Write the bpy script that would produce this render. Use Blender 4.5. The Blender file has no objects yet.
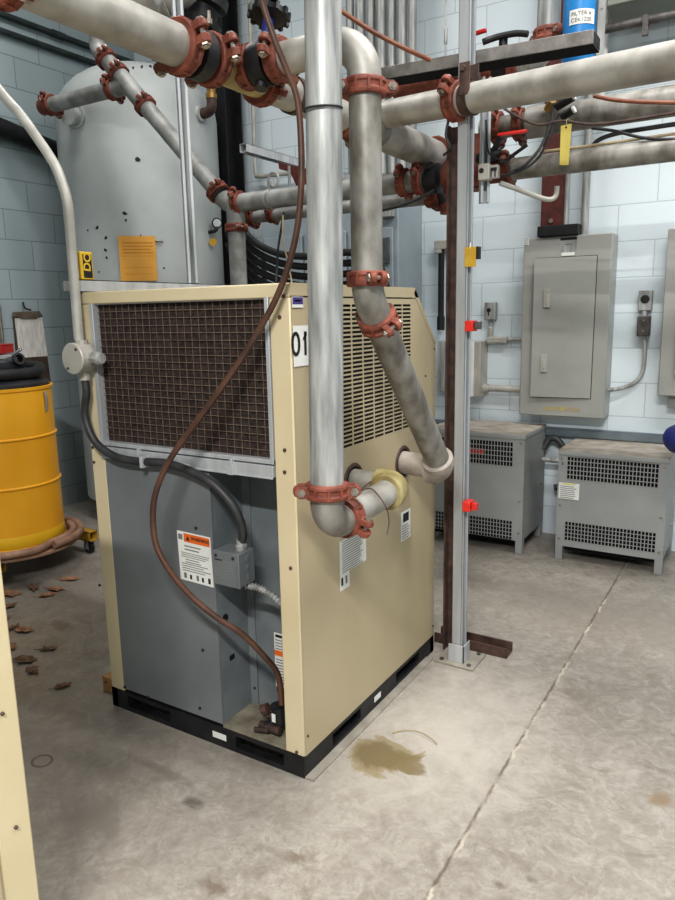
import bpy, bmesh, math, random
from mathutils import Vector as V, Matrix
random.seed(7)
sc = bpy.context.scene
COL = sc.collection
PI = math.pi

# ------------------------------------------------------------------ camera
F_PX = 710.457; YAW, PITCH, ROLL = .5523, .1911, -.0203
CAM = V((1.163, -1.650, 1.45))
_f = V((-math.sin(YAW)*math.cos(PITCH), math.cos(YAW)*math.cos(PITCH), -math.sin(PITCH)))
_r = V((math.cos(YAW), math.sin(YAW), 0)); _u = _r.cross(_f)
_c, _s = math.cos(ROLL), math.sin(ROLL)
_r, _u = _c*_r + _s*_u, -_s*_r + _c*_u
cam_d = bpy.data.cameras.new('camera'); cam = bpy.data.objects.new('camera', cam_d); COL.objects.link(cam)
cam_d.sensor_fit = 'VERTICAL'; cam_d.sensor_height = 36; cam_d.lens = F_PX/900*36; cam_d.clip_start = .02
m = Matrix((_r, _u, -_f)).transposed().to_4x4(); m.translation = CAM
cam.matrix_world = m
sc.camera = cam

def at(x, y, X=None, Y=None, Z=None, d=None):
    """the place in the room, on a known plane, that was measured at photograph pixel (x, y)"""
    v = _f + _r*((x-337.5)/F_PX) + _u*((450-y)/F_PX)
    t = (X-CAM.x)/v.x if X is not None else (Y-CAM.y)/v.y if Y is not None else (Z-CAM.z)/v.z if Z is not None else d
    return CAM + v*t

# ------------------------------------------------------------------ materials
def lin(c):
    return tuple(((x/255)/12.92 if x/255 <= .04045 else ((x/255+.055)/1.055)**2.4) for x in c) + (1,)
MATS = {}
def mat(name, c, c2=None, rough=.5, metal=0., scale=8., bump=0., bscale=None, detail=4, stretch=(1,1,1), lo=.35, hi=.65, spec=.5):
    if name in MATS: return MATS[name]
    mt = bpy.data.materials.new(name); mt.use_nodes = True
    nt = mt.node_tree; N = nt.nodes; L = nt.links
    b = N['Principled BSDF']
    b.inputs['Roughness'].default_value = rough; b.inputs['Metallic'].default_value = metal
    b.inputs['Specular IOR Level'].default_value = spec
    c2 = c2 or tuple(max(0, x-14) for x in c)
    tc = N.new('ShaderNodeTexCoord'); mp = N.new('ShaderNodeMapping'); mp.inputs['Scale'].default_value = stretch
    L.new(tc.outputs['Object'], mp.inputs[0])
    nz = N.new('ShaderNodeTexNoise'); nz.inputs['Scale'].default_value = scale; nz.inputs['Detail'].default_value = detail
    L.new(mp.outputs[0], nz.inputs['Vector'])
    cr = N.new('ShaderNodeValToRGB'); cr.color_ramp.elements[0].position = lo; cr.color_ramp.elements[1].position = hi
    cr.color_ramp.elements[0].color = lin(c2); cr.color_ramp.elements[1].color = lin(c)
    L.new(nz.outputs[0], cr.inputs[0]); L.new(cr.outputs[0], b.inputs['Base Color'])
    if bump:
        n2 = N.new('ShaderNodeTexNoise'); n2.inputs['Scale'].default_value = bscale or scale*6; n2.inputs['Detail'].default_value = 3
        L.new(tc.outputs['Object'], n2.inputs['Vector'])
        bp = N.new('ShaderNodeBump'); bp.inputs['Strength'].default_value = bump; bp.inputs['Distance'].default_value = .004
        L.new(n2.outputs[0], bp.inputs['Height']); L.new(bp.outputs[0], b.inputs['Normal'])
    MATS[name] = mt
    return mt

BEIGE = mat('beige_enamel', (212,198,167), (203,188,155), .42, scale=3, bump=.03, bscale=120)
BEIGE_SHADED = mat('beige_enamel_shaded', (184,170,142), (172,158,130), .42, scale=1.6, bump=.03, bscale=120)  # same enamel made darker, shade of the sides put into the colour
GALV = mat('galvanized_steel', (184,184,182), (130,131,130), .44, .25, scale=40, stretch=(1,1,.12), detail=9, lo=.34, hi=.66, bump=.05)
GALV_D = mat('weathered_galvanized_steel', (158,155,149), (110,105,98), .48, .25, scale=16, stretch=(1,1,.5), detail=10, lo=.36, hi=.64, bump=.08)
PIPE_W = mat('pale_weathered_pipe', (176,173,167), (138,132,124), .5, .2, scale=9, detail=10, lo=.32, hi=.62, bump=.08)
PIPE_H = mat('header_pipe_grey', (156,156,154), (120,119,116), .55, .1, scale=12, detail=9, bump=.06)
STRUT = mat('zinc_strut', (200,202,205), (176,179,182), .4, .3, scale=20, stretch=(1,1,.1))
STRUT_IN = mat('dull_zinc', (118,121,124), (96,99,102), .5, .5, scale=20)  # plain dull zinc tone, used on the hinge bracket
RED = mat('red_oxide_iron', (136,76,60), (94,50,38), .6, scale=26, bump=.25, bscale=90)
RED_B = mat('red_oxide_bright', (146,82,66), (106,58,46), .6, scale=26, bump=.25, bscale=90)
BOLT = mat('zinc_bolt', (172,164,154), (136,126,116), .35, .7, scale=40)
BLACK = mat('black_iron', (36,36,38), (24,24,26), .5, scale=20, bump=.1)
RUBBER = mat('black_rubber', (44,44,46), (32,32,34), .6, scale=20)
DARKPIPE = mat('grey_flex_conduit', (66,66,67), (50,50,52), .5, scale=20)
BROWNSTEEL = mat('brown_primed_steel', (92,70,62), (62,46,42), .6, scale=22, bump=.2)
MAROON = mat('maroon_primed_steel', (96,44,38), (70,32,28), .6, scale=18, bump=.1)
DARKSTEEL = mat('dark_mill_steel', (112,108,106), (78,74,72), .5, .4, scale=20, bump=.1)
GREYSHEET = mat('grey_galvanized_sheet', (126,130,133), (112,116,119), .42, .12, scale=3.5, bump=.02)
BAYSHEET = mat('bay_galvanized_sheet', (132,138,141), (110,116,120), .38, .2, scale=6)
GREYPAINT = mat('ansi_grey_enamel', (160,161,160), (148,149,148), .42, scale=3, bump=.03, bscale=150)
PANELGREY = mat('panelboard_grey', (166,166,161), (150,150,145), .32, scale=2.4, bump=.02)
DUSTTOP = mat('dusty_grey_top', (186,178,168), (150,140,128), .75, scale=9)
FRAMEBLK = mat('black_base_frame', (40,40,43), (26,26,29), .5, scale=15, bump=.15)
DARKHOLE = mat('dark_interior', (16,15,15), (9,9,9), .9)  # near-black colour standing in for unlit insides and undersides
FOAM = mat('brown_filter_foam', (70,57,53), (32,27,26), .95, scale=75, bump=.6, bscale=160, detail=6, lo=.3, hi=.7)
WIRE = mat('filter_wire', (150,132,116), (116,100,88), .5, .3, scale=60)
WHITE = mat('white_label', (226,226,222), (214,214,210), .5, scale=5)
INK = mat('dark_print', (40,40,42), (30,30,32), .6)
INKG = mat('grey_print', (128,128,128), (112,112,112), .6)
ORANGE = mat('orange_warning', (224,112,44), (214,104,38), .5)
PURPLE = mat('purple_print', (84,72,140), (70,60,120), .5)
ORPAPER = mat('orange_card', (232,174,84), (222,162,70), .7, scale=6)
BROWNHOSE = mat('brown_rubber_hose', (98,68,54), (72,50,41), .45, scale=14)
BRASS = mat('brass', (172,140,84), (130,100,56), .4, .6, scale=20)
OLIVE = mat('olive_stained_fitting', (168,156,112), (134,120,78), .55, scale=16, bump=.1)
TAUPE = mat('taupe_pipe', (168,159,150), (136,127,118), .6, scale=14, bump=.1)
TANK = mat('tank_grey_enamel', (188,192,191), (170,174,173), .5, scale=2.2, bump=.02)
YELLOW = mat('drum_yellow', (240,178,50), (232,166,38), .4, scale=3)
YELLOW2 = mat('drum_lime_band', (232,186,46), (224,178,38), .45, scale=4)
DOLLYY = mat('dolly_yellow', (214,176,70), (180,140,50), .5, scale=12)
HOSEPINK = mat('dusty_rose_hose', (168,136,116), (140,108,90), .6, scale=12)
DRKPLASTIC = mat('charcoal_plastic', (62,63,68), (46,47,51), .5, scale=8)
REDPLASTIC = mat('red_plastic', (186,38,32), (164,30,26), .45)
REDTAG = mat('bright_red_plastic', (226,60,48), (206,48,40), .4)
BLUEPIPE = mat('blue_filter_enamel', (48,136,196), (36,118,180), .4, scale=6)
BLUEDEEP = mat('deep_blue_plastic', (52,64,140), (42,52,120), .4)
YTAG = mat('yellow_tag', (222,204,112), (204,186,92), .6, scale=10)
GOLDTAG = mat('gold_tag', (206,168,60), (186,146,44), .5, scale=14)
CREAMPIPE = mat('cream_conduit', (188,186,180), (164,161,154), .5, .2, scale=10)
BOXGREY = mat('round_box_grey', (186,182,174), (166,162,154), .5, .2, scale=8)
SWG = mat('switchgear_blue_grey', (164,174,180), (146,156,163), .45, scale=2)
PAPER = mat('log_sheet_paper', (222,219,214), (196,192,187), .8, scale=12, stretch=(5,5,1))
CLIPBROWN = mat('brown_clipboard', (92,74,62), (72,56,46), .6)
WOOD = mat('pine_block', (186,146,96), (160,118,70), .7, scale=14, stretch=(1,6,1))
LEAF = mat('dry_leaf', (176,134,104), (128,92,66), .8, scale=30)
LEAF2 = mat('dry_leaf_dark', (138,108,86), (98,74,58), .8, scale=30)
CHROME = mat('chrome', (220,220,222), (200,200,204), .15, .9)
COPPER = mat('copper_brown_cable', (142,88,66), (112,68,50), .45, scale=14)
TANCABLE = mat('tan_cable', (184,168,138), (160,144,114), .6)
DKGREEN = mat('dark_green_conduit', (58,68,66), (46,54,54), .5, scale=10)
GREYDUCT = mat('grey_green_duct', (138,140,132), (118,120,112), .5, scale=3)
PLATE = mat('grey_steel_plate', (176,170,160), (150,143,132), .6, .2, scale=12)
BAYFLOOR = mat('dirty_bay_floor', (140,134,118), (104,98,84), .8, scale=14)
YCASE = mat('yellow_case', (226,190,60), (206,168,44), .45)
DIAL = mat('gauge_dial', (206,212,210), (196,202,200), .3)

def wall_mat(name, axis, c, c2, mortar, zoff, uoff):
    mt = bpy.data.materials.new(name); mt.use_nodes = True
    nt = mt.node_tree; N = nt.nodes; L = nt.links; b = N['Principled BSDF']; b.inputs['Roughness'].default_value = .42
    tc = N.new('ShaderNodeTexCoord'); sp = N.new('ShaderNodeSeparateXYZ'); cb = N.new('ShaderNodeCombineXYZ')
    L.new(tc.outputs['Object'], sp.inputs[0])
    a1 = N.new('ShaderNodeMath'); a1.operation = 'ADD'; a1.inputs[1].default_value = uoff; L.new(sp.outputs[axis], a1.inputs[0])
    a2 = N.new('ShaderNodeMath'); a2.operation = 'ADD'; a2.inputs[1].default_value = zoff; L.new(sp.outputs['Z'], a2.inputs[0])
    L.new(a1.outputs[0], cb.inputs[0]); L.new(a2.outputs[0], cb.inputs[1])
    br = N.new('ShaderNodeTexBrick'); L.new(cb.outputs[0], br.inputs['Vector'])
    br.inputs['Scale'].default_value = 1; br.inputs['Brick Width'].default_value = .41; br.inputs['Row Height'].default_value = .205
    br.inputs['Mortar Size'].default_value = .0035; br.inputs['Mortar Smooth'].default_value = .3
    br.inputs['Color1'].default_value = lin(c); br.inputs['Color2'].default_value = lin(c2); br.inputs['Mortar'].default_value = lin(mortar)
    nz = N.new('ShaderNodeTexNoise'); nz.inputs['Scale'].default_value = 90; L.new(tc.outputs['Object'], nz.inputs['Vector'])
    mx = N.new('ShaderNodeMix'); mx.data_type = 'RGBA'; mx.blend_type = 'MULTIPLY'; mx.inputs[0].default_value = .06
    L.new(br.outputs['Color'], mx.inputs[6]); L.new(nz.outputs[0], mx.inputs[7]); L.new(mx.outputs[2], b.inputs['Base Color'])
    inv = N.new('ShaderNodeMath'); inv.operation = 'MULTIPLY_ADD'; inv.inputs[1].default_value = -1; inv.inputs[2].default_value = 1
    L.new(br.outputs['Fac'], inv.inputs[0])
    ad = N.new('ShaderNodeMath'); ad.operation = 'MULTIPLY_ADD'; ad.inputs[1].default_value = .25; L.new(nz.outputs[0], ad.inputs[0]); L.new(inv.outputs[0], ad.inputs[2])
    bp = N.new('ShaderNodeBump'); bp.inputs['Strength'].default_value = .3; bp.inputs['Distance'].default_value = .003
    L.new(ad.outputs[0], bp.inputs['Height']); L.new(bp.outputs[0], b.inputs['Normal'])
    return mt

def floor_mat():
    mt = bpy.data.materials.new('polished_concrete'); mt.use_nodes = True
    nt = mt.node_tree; N = nt.nodes; L = nt.links; b = N['Principled BSDF']
    tc = N.new('ShaderNodeTexCoord'); P = tc.outputs['Object']
    def noise(scale, detail=5, dist=0, rough=.6):
        n = N.new('ShaderNodeTexNoise'); n.inputs['Scale'].default_value = scale; n.inputs['Detail'].default_value = detail
        n.inputs['Distortion'].default_value = dist; n.inputs['Roughness'].default_value = rough
        L.new(P, n.inputs['Vector']); return n.outputs[0]
    def ramp(src, p0, c0, p1, c1):
        r = N.new('ShaderNodeValToRGB'); r.color_ramp.elements[0].position = p0; r.color_ramp.elements[1].position = p1
        r.color_ramp.elements[0].color = c0; r.color_ramp.elements[1].color = c1; L.new(src, r.inputs[0]); return r.outputs[0]
    def mix(fac, a, bcol, mode='MIX'):
        x = N.new('ShaderNodeMix'); x.data_type = 'RGBA'; x.blend_type = mode
        if isinstance(fac, float): x.inputs[0].default_value = fac
        else: L.new(fac, x.inputs[0])
        for s_, i in ((a, 6), (bcol, 7)):
            if isinstance(s_, tuple): x.inputs[i].default_value = s_
            else: L.new(s_, x.inputs[i])
        return x.outputs[2]
    def math_(op, a, bb, c=None):
        x = N.new('ShaderNodeMath'); x.operation = op
        for s_, i in ((a, 0), (bb, 1), (c, 2)):
            if s_ is None: continue
            if isinstance(s_, (int, float)): x.inputs[i].default_value = s_
            else: L.new(s_, x.inputs[i])
        return x.outputs[0]
    K = (0,0,0,1); W = (1,1,1,1)
    base = ramp(noise(1.3, 6, .6), .3, lin((146,139,131)), .7, lin((178,171,162)))
    base = mix(ramp(noise(5, 8, 1.2, .7), .42, K, .75, W), base, lin((136,128,119)))
    base = mix(ramp(noise(2.4, 7, 2.2, .7), .56, K, .72, (.55,.55,.55,1)), base, lin((126,116,104)))
    base = mix(ramp(noise(38, 4), .35, (.35,.35,.35,1), .6, K), base, lin((138,130,120)))
    base = mix(ramp(noise(12, 9, 1.8, .75), .46, K, .66, (.55,.55,.55,1)), base, lin((188,182,174)))
    base = mix(ramp(noise(19, 9, 2.2, .75), .50, K, .68, (.6,.6,.6,1)), base, lin((130,121,110)))
    base = mix(ramp(noise(3.1, 9, 2.2, .72), .54, K, .66, (.6,.6,.6,1)), base, lin((124,115,104)))
    sp = N.new('ShaderNodeSeparateXYZ'); L.new(P, sp.inputs[0]); X, Y = sp.outputs[0], sp.outputs[1]
    wob = noise(9, 6, .8)
    def blob(cx, cy, rx, ry, rot=0., amp=.9):
        dx, dy = math_('SUBTRACT', X, cx), math_('SUBTRACT', Y, cy)
        ca, sa = math.cos(rot), math.sin(rot)
        u = math_('DIVIDE', math_('ADD', math_('MULTIPLY', dx, ca), math_('MULTIPLY', dy, sa)), rx)
        v = math_('DIVIDE', math_('SUBTRACT', math_('MULTIPLY', dy, ca), math_('MULTIPLY', dx, sa)), ry)
        d = math_('SQRT', math_('ADD', math_('MULTIPLY', u, u), math_('MULTIPLY', v, v)), 0)
        return math_('ADD', d, math_('MULTIPLY', math_('SUBTRACT', wob, .5), amp))
    def stain(base, cx, cy, rx, ry, col, rot=0., soft=.25, k=1., amp=1.3):
        d = blob(cx, cy, rx, ry, rot, amp)
        return mix(ramp(d, 1-soft, (k,k,k,1), 1+soft*.3, K), base, lin(col))
    # paler area before the post, darker travelled band further back, darker towards the left
    base = stain(base, .3, .45, .42, .75, (198,191,182), soft=.9, k=.7)
    base = stain(base, .55, 1.75, 1.4, .42, (142,134,124), soft=.8, k=.6)
    base = stain(base, -.9, -.3, 1.1, .8, (128,120,113), rot=.3, soft=.9, k=.6)
    base = stain(base, -1.9, .6, 1.2, 1.0, (130,122,115), soft=.9, k=.5)
    p = at(385,755,Z=0); base = stain(base, p.x, p.y, .125, .11, (146,132,104), soft=.2, k=.9, amp=2.2); base = stain(base, p.x-.01, p.y-.01, .095, .075, (120,106,78), soft=.3, k=.9, amp=2.0)
    p = at(400,762,Z=0); base = stain(base, p.x, p.y, .10, .06, (124,110,80), soft=.2, k=.8, amp=1.6)
    for px, py, rx, ry, c in ((190,800,.055,.03,(92,84,76)),(300,857,.05,.035,(118,104,90)),(220,888,.07,.035,(112,98,84)),(95,820,.12,.09,(132,124,116)),
                              (160,770,.16,.03,(124,116,108)),(500,885,.03,.02,(108,98,84)),(530,880,.03,.018,(112,102,88)),(660,800,.05,.05,(140,118,92)),(60,625,.09,.05,(120,108,98))):
        p = at(px, py, Z=0); base = stain(base, p.x, p.y, rx, ry, c, soft=.6, k=.75, amp=3.0)
    # dried drip ring
    p = at(42,761,Z=0); d = blob(p.x, p.y, .034, .03, 0, .1)
    ring = math_('SUBTRACT', 1, math_('MULTIPLY', math_('ABSOLUTE', math_('SUBTRACT', d, 1), 0), 4.))
    base = mix(ramp(ring, .2, K, .7, (.8,.8,.8,1)), base, lin((88,78,70)))
    # saw-cut control joint
    jx = math_('ABSOLUTE', math_('SUBTRACT', math_('ADD', X, math_('MULTIPLY', math_('SUBTRACT', noise(30, 3), .5), .012)), .527), 0)
    base = mix(ramp(jx, .002, W, .006, K), base, lin((104,94,82)))
    jl = math_('ABSOLUTE', math_('SUBTRACT', math_('ADD', X, math_('MULTIPLY', math_('SUBTRACT', noise(22, 4), .5), .03)), .532), 0)
    pale = math_('MULTIPLY', ramp(jl, .002, W, .007, K), ramp(noise(7, 2), .45, K, .6, W))
    base = mix(pale, base, lin((198,189,175)))
    L.new(base, b.inputs['Base Color'])
    L.new(ramp(noise(4, 5), .3, (.34,.34,.34,1), .7, (.56,.56,.56,1)), b.inputs['Roughness'])
    bp = N.new('ShaderNodeBump'); bp.inputs['Strength'].default_value = .12; bp.inputs['Distance'].default_value = .004
    L.new(noise(60, 5), bp.inputs['Height']); L.new(bp.outputs[0], b.inputs['Normal'])
    return mt

# ------------------------------------------------------------------ mesh helpers
def frame(d):
    d = V(d).normalized(); a = V((0,0,1)) if abs(d.z) < .9 else V((1,0,0))
    u = d.cross(a).normalized(); return u, d.cross(u).normalized(), d
class MB:
    def __init__(s): s.bm = bmesh.new()
    def _f(s, vs, mi):
        try: f = s.bm.faces.new(vs); f.material_index = mi; f.smooth = True; return f
        except ValueError: return None
    def hexa(s, P, mi=0):
        v = [s.bm.verts.new(p) for p in P]
        for q in ((0,3,2,1),(4,5,6,7),(0,1,5,4),(1,2,6,5),(2,3,7,6),(3,0,4,7)): s._f([v[i] for i in q], mi)
        return s
    def box(s, x0, x1, y0, y1, z0, z1, mi=0):
        return s.hexa([(x0,y0,z0),(x1,y0,z0),(x1,y1,z0),(x0,y1,z0),(x0,y0,z1),(x1,y0,z1),(x1,y1,z1),(x0,y1,z1)], mi)
    def obox(s, c, a, b, d, mi=0):
        c, a, b, d = V(c), V(a), V(b), V(d)
        return s.hexa([c-a-b-d, c+a-b-d, c+a+b-d, c-a+b-d, c-a-b+d, c+a-b+d, c+a+b+d, c-a+b+d], mi)
    def bar(s, p0, p1, w, h, up=(0,0,1), mi=0):
        p0, p1 = V(p0), V(p1); d = (p1-p0); u = d.cross(V(up)).normalized(); w_ = u.cross(d).normalized()
        return s.obox((p0+p1)/2, d/2, u*w/2, w_*h/2, mi)
    def quad(s, a, b, c, d, mi=0):
        s._f([s.bm.verts.new(V(p)) for p in (a,b,c,d)], mi); return s
    def prism(s, pts, ext, mi=0):
        ext = V(ext); A = [s.bm.verts.new(V(p)) for p in pts]; B = [s.bm.verts.new(V(p)+ext) for p in pts]
        s._f(list(reversed(A)), mi); s._f(B, mi); n = len(A)
        for i in range(n): s._f([A[i], A[(i+1)%n], B[(i+1)%n], B[i]], mi)
        return s
    def lathe(s, p, axis, prof, n=28, mi=0, caps=True):
        p = V(p); u, w, d = frame(axis); rings = []
        for r, h in prof:
            rings.append([s.bm.verts.new(p + d*h + (u*math.cos(2*PI*i/n) + w*math.sin(2*PI*i/n))*max(r, 1e-5)) for i in range(n)])
        for a, b in zip(rings, rings[1:]):
            for i in range(n): s._f([a[i], a[(i+1)%n], b[(i+1)%n], b[i]], mi)
        if caps: s._f(list(reversed(rings[0])), mi); s._f(rings[-1], mi)
        return s
    def cyl(s, p0, p1, r, r2=None, n=24, mi=0):
        p0, p1 = V(p0), V(p1); return s.lathe(p0, p1-p0, [(r,0),(r2 or r,(p1-p0).length)], n, mi)
    def tube(s, pts, r, n=12, sub=8, mi=0, closed=False):
        pts = [V(p) for p in pts]
        if sub > 1 and len(pts) > 2:
            out = []; N_ = len(pts); rng = N_ if closed else N_-1
            for i in range(rng):
                if closed: a, b, c, d = (pts[(i-1)%N_], pts[i], pts[(i+1)%N_], pts[(i+2)%N_])
                else: a, b, c, d = pts[max(i-1,0)], pts[i], pts[i+1], pts[min(i+2,N_-1)]
                for k in range(sub):
                    t = k/sub
                    out.append(.5*((2*b)+(c-a)*t+(2*a-5*b+4*c-d)*t*t+(3*b-a-3*c+d)*t**3))
            if not closed: out.append(pts[-1])
            pts = out
        rings = []; u = None; M = len(pts)
        for i, p in enumerate(pts):
            if closed: d = pts[(i+1)%M]-pts[i-1]
            else: d = pts[min(i+1,M-1)]-pts[max(i-1,0)]
            d.normalize()
            if u is None: u, w, _ = frame(d)
            else: u = (u - d*u.dot(d)).normalized(); w = d.cross(u)
            rr = r(i/(M-1)) if callable(r) else r
            rings.append([s.bm.verts.new(p+(u*math.cos(2*PI*k/n)+w*math.sin(2*PI*k/n))*rr) for k in range(n)])
        prs = list(zip(rings, rings[1:])) + ([(rings[-1], rings[0])] if closed else [])
        for a, b in prs:
            for k in range(n): s._f([a[k], a[(k+1)%n], b[(k+1)%n], b[k]], mi)
        if not closed: s._f(list(reversed(rings[0])), mi); s._f(rings[-1], mi)
        return s
    def elbow(s, corner, d0, d1, R, r, n=24, seg=12, mi=0, ext=0.):
        """bend from direction d0 (arriving) to d1 (leaving) around a corner point"""
        c, d0, d1 = V(corner), V(d0).normalized(), V(d1).normalized()
        ang = d0.angle(d1); T = R*math.tan(ang/2); a = c-d0*T; nrm = (d1-d0*d1.dot(d0)).normalized(); o = a+nrm*R
        pts = [a-d0*ext] if ext else []
        for i in range(seg+1):
            t = ang*i/seg; pts.append(o - nrm*R*math.cos(t) + d0*R*math.sin(t))
        if ext: pts.append(pts[-1]+d1*ext)
        return s.tube(pts, r, n, 1, mi)
    def build(s, name, mats, parent=None, bevel=0., sharp=32, recalc=True):
        if recalc: bmesh.ops.recalc_face_normals(s.bm, faces=s.bm.faces[:])
        me = bpy.data.meshes.new(name); 
        off = V(parent.get('_base', (0,0,0))) if parent else V((0,0,0))
        if off.length: bmesh.ops.translate(s.bm, vec=-off, verts=s.bm.verts[:])
        s.bm.to_mesh(me); s.bm.free()
        me.set_sharp_from_angle(angle=math.radians(sharp))
        for x in (mats if isinstance(mats, (list, tuple)) else [mats]): me.materials.append(x)
        o = bpy.data.objects.new(name, me); COL.objects.link(o)
        if parent:
            o.parent = parent; o['_base'] = tuple(off)
        if bevel:
            b = o.modifiers.new('bevel', 'BEVEL'); b.width = bevel; b.segments = 2; b.limit_method = 'ANGLE'; b.angle_limit = math.radians(50)
        return o

def thing(name, label, cat, base=(0,0,0), group=None):
    o = bpy.data.objects.new(name, None); COL.objects.link(o); o.location = base; o['_base'] = tuple(base)
    o.empty_display_size = .05
    o['label'] = label; o['category'] = cat
    if group: o['group'] = group
    return o
def tag(o, label, cat, group=None):
    # a thing that is one mesh: put its origin at its own base
    me = o.data; xs = [v.co for v in me.vertices]
    c = V((sum(v.x for v in xs)/len(xs), sum(v.y for v in xs)/len(xs), min(v.z for v in xs)))
    me.transform(Matrix.Translation(-c)); o.location = c
    o['label'] = label; o['category'] = cat
    if group: o['group'] = group
    return o
def struct(o): o['kind'] = 'structure'; return o
def lab(o, text): o['label'] = text; return o

def text(name, body, origin, xd, yd, size, mt, parent, bold=0., squash=1.):
    cu = bpy.data.curves.new(name, 'FONT'); cu.body = body; cu.size = size; cu.extrude = .0004; cu.offset = bold
    cu.align_x = 'CENTER'; cu.align_y = 'CENTER'
    to = bpy.data.objects.new(name, cu); COL.objects.link(to)
    bpy.context.view_layer.update()
    me = bpy.data.meshes.new_from_object(to.evaluated_get(bpy.context.evaluated_depsgraph_get()))
    bpy.data.objects.remove(to)
    xd, yd = V(xd).normalized(), V(yd).normalized(); z = xd.cross(yd)
    M = Matrix((xd*squash, yd, z)).transposed().to_4x4(); off = V(parent['_base']) if parent else V()
    M.translation = V(origin)-off; me.transform(M); me.materials.clear(); me.materials.append(mt)
    o = bpy.data.objects.new(name, me); COL.objects.link(o)
    if parent: o.parent = parent
    o['_base'] = tuple(off)
    return o
def sticker(name, tl, u, v, nrm, rows, parent, bg=WHITE, extra=(), inks=(INK, INKG)):
    """flat label: tl corner, u along the width, v downwards; rows = list of (y0, y1, x0, x1, mi) in 0..1"""
    tl, u, v, nrm = V(tl), V(u), V(v), V(nrm).normalized(); mb = MB()
    q = lambda x, y, k: tl+u*x+v*y+nrm*k
    mb.prism([q(0,0,.0002), q(1,0,.0002), q(1,1,.0002), q(0,1,.0002)], nrm*.0008)
    for y0, y1, x0, x1, mi in rows:
        mb.prism([q(x0,y0,.001), q(x1,y0,.001), q(x1,y1,.001), q(x0,y1,.001)], nrm*.0004, mi)
    return mb.build(name, [bg, inks[0], inks[1]] + list(extra), parent)
def lines(y0, y1, n, x0=.08, x1=.92, mi=2):
    out = []
    for i in range(n):
        y = y0+(y1-y0)*i/max(1,n-1); out.append((y, y+.35*(y1-y0)/max(1,n-1), x0, x1-random.random()*.25*(x1-x0), mi))
    return out

def bolts(parent, c, ax, lug, R, side, L=.045, r=.0065):
    pass
def coupling(parent, c, axis, r, lug, mt=RED, w=.042, bolt=True, name='grooved_coupling'):
    """two ribbed half housings round a pipe, bolted through lugs on both sides"""
    c = V(c); d = V(axis).normalized(); lug = V(lug); lug = (lug-d*lug.dot(d)).normalized(); t = d.cross(lug)
    k = r/.046; mb = MB(); h = w/2
    mb.lathe(c, d, [(r*.98,-h),(r+.012*k,-h),(r+.015*k,-h*.75),(r+.015*k,-h*.45),(r+.011*k,-h*.25),(r+.011*k,h*.25),(r+.015*k,h*.45),(r+.015*k,h*.75),(r+.012*k,h),(r*.98,h)], 32, caps=False)
    for i in range(10):
        a = 2*PI*(i+.5)/10; e = lug*math.cos(a)+t*math.sin(a); f = -lug*math.sin(a)+t*math.cos(a)
        mb.obox(c+e*(r+.012*k), e*.004*k, f*.004*k, d*h*.85)
    for s_ in (-1,1):
        o = c+lug*s_*(r+.016*k)
        for q in (-1,1):
            mb.obox(o+t*q*.017*k, lug*.017*k, t*.009*k, d*h*.78)
            mb.lathe(o+lug*s_*.014*k+t*q*.008*k, t*q, [(h*.7,0),(h*.8,.004*k),(h*.62,.018*k)], 14)
    o = mb.build(name, mt, parent, bevel=.0012)
    if bolt:
        for s_ in (-1,1):
            p = c+lug*s_*(r+.026*k); b = MB(); L = .028*k
            b.cyl(p-t*L, p+t*L*1.25, .0065*k, n=10)
            b.lathe(p-t*(L+.004), t, [(.011*k,0),(.012*k,.003),(.012*k,.010*k)], 6)
            b.lathe(p+t*(L-.008*k), t, [(.012*k,0),(.012*k,.011*k)], 6)
            b.build('bolt', BOLT, o)
    return o

def pipe(parent, p0, p1, r, mt, name='pipe', n=32):
    return MB().cyl(p0, p1, r, n=n).build(name, mt, parent)
def screw(parent, p, nrm, r=.006, mt=None, name='screw'):
    return MB().lathe(p, nrm, [(r,-.002),(r,.003),(r*.6,.005)], 8).build(name, mt or BROWNSTEEL, parent)

# ================================================================== SETTING
XL, YB, XR, YF, ZC = -3.5, 2.88, 3.6, -5.0, 4.6
fo = MB().quad((XL,YF,0),(XR,YF,0),(XR,YB,0),(XL,YB,0)).build('floor', floor_mat()); struct(fo)
mz = .205
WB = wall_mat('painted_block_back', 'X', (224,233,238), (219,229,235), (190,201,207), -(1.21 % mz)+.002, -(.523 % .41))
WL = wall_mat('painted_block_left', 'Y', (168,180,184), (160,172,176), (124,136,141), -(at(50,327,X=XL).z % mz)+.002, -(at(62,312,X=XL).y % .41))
struct(MB().quad((XL,YB,0),(XR,YB,0),(XR,YB,ZC),(XL,YB,ZC)).build('wall_back', WB))
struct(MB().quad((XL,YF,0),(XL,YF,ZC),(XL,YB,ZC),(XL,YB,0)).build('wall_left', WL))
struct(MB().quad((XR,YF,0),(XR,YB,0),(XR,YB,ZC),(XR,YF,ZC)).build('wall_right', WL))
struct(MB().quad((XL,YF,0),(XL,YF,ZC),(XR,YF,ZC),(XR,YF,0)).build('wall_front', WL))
CEIL = mat('painted_deck', (190,192,190), (180,182,180), .8)
struct(MB().quad((XL,YF,ZC),(XL,YB,ZC),(XR,YB,ZC),(XR,YF,ZC)).build('ceiling', CEIL))
# blue-grey rail across the lower back wall
struct(MB().box(-.95,XR,YB-.05,YB-.001,.66,.70).box(-.95,XR,YB-.035,YB-.001,.70,.708).build('trim_1', mat('rail_blue_grey',(120,130,136),(104,114,120),.5)))

# ================================================================== AIR DRYER
W, D, H, FH = .88, .997, 1.534, .075
T = thing('air_dryer', 'beige refrigerated air dryer cabinet numbered 01 with brown mesh filter and louvered side', 'air dryer', (-W/2, D/2, 0))
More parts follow.
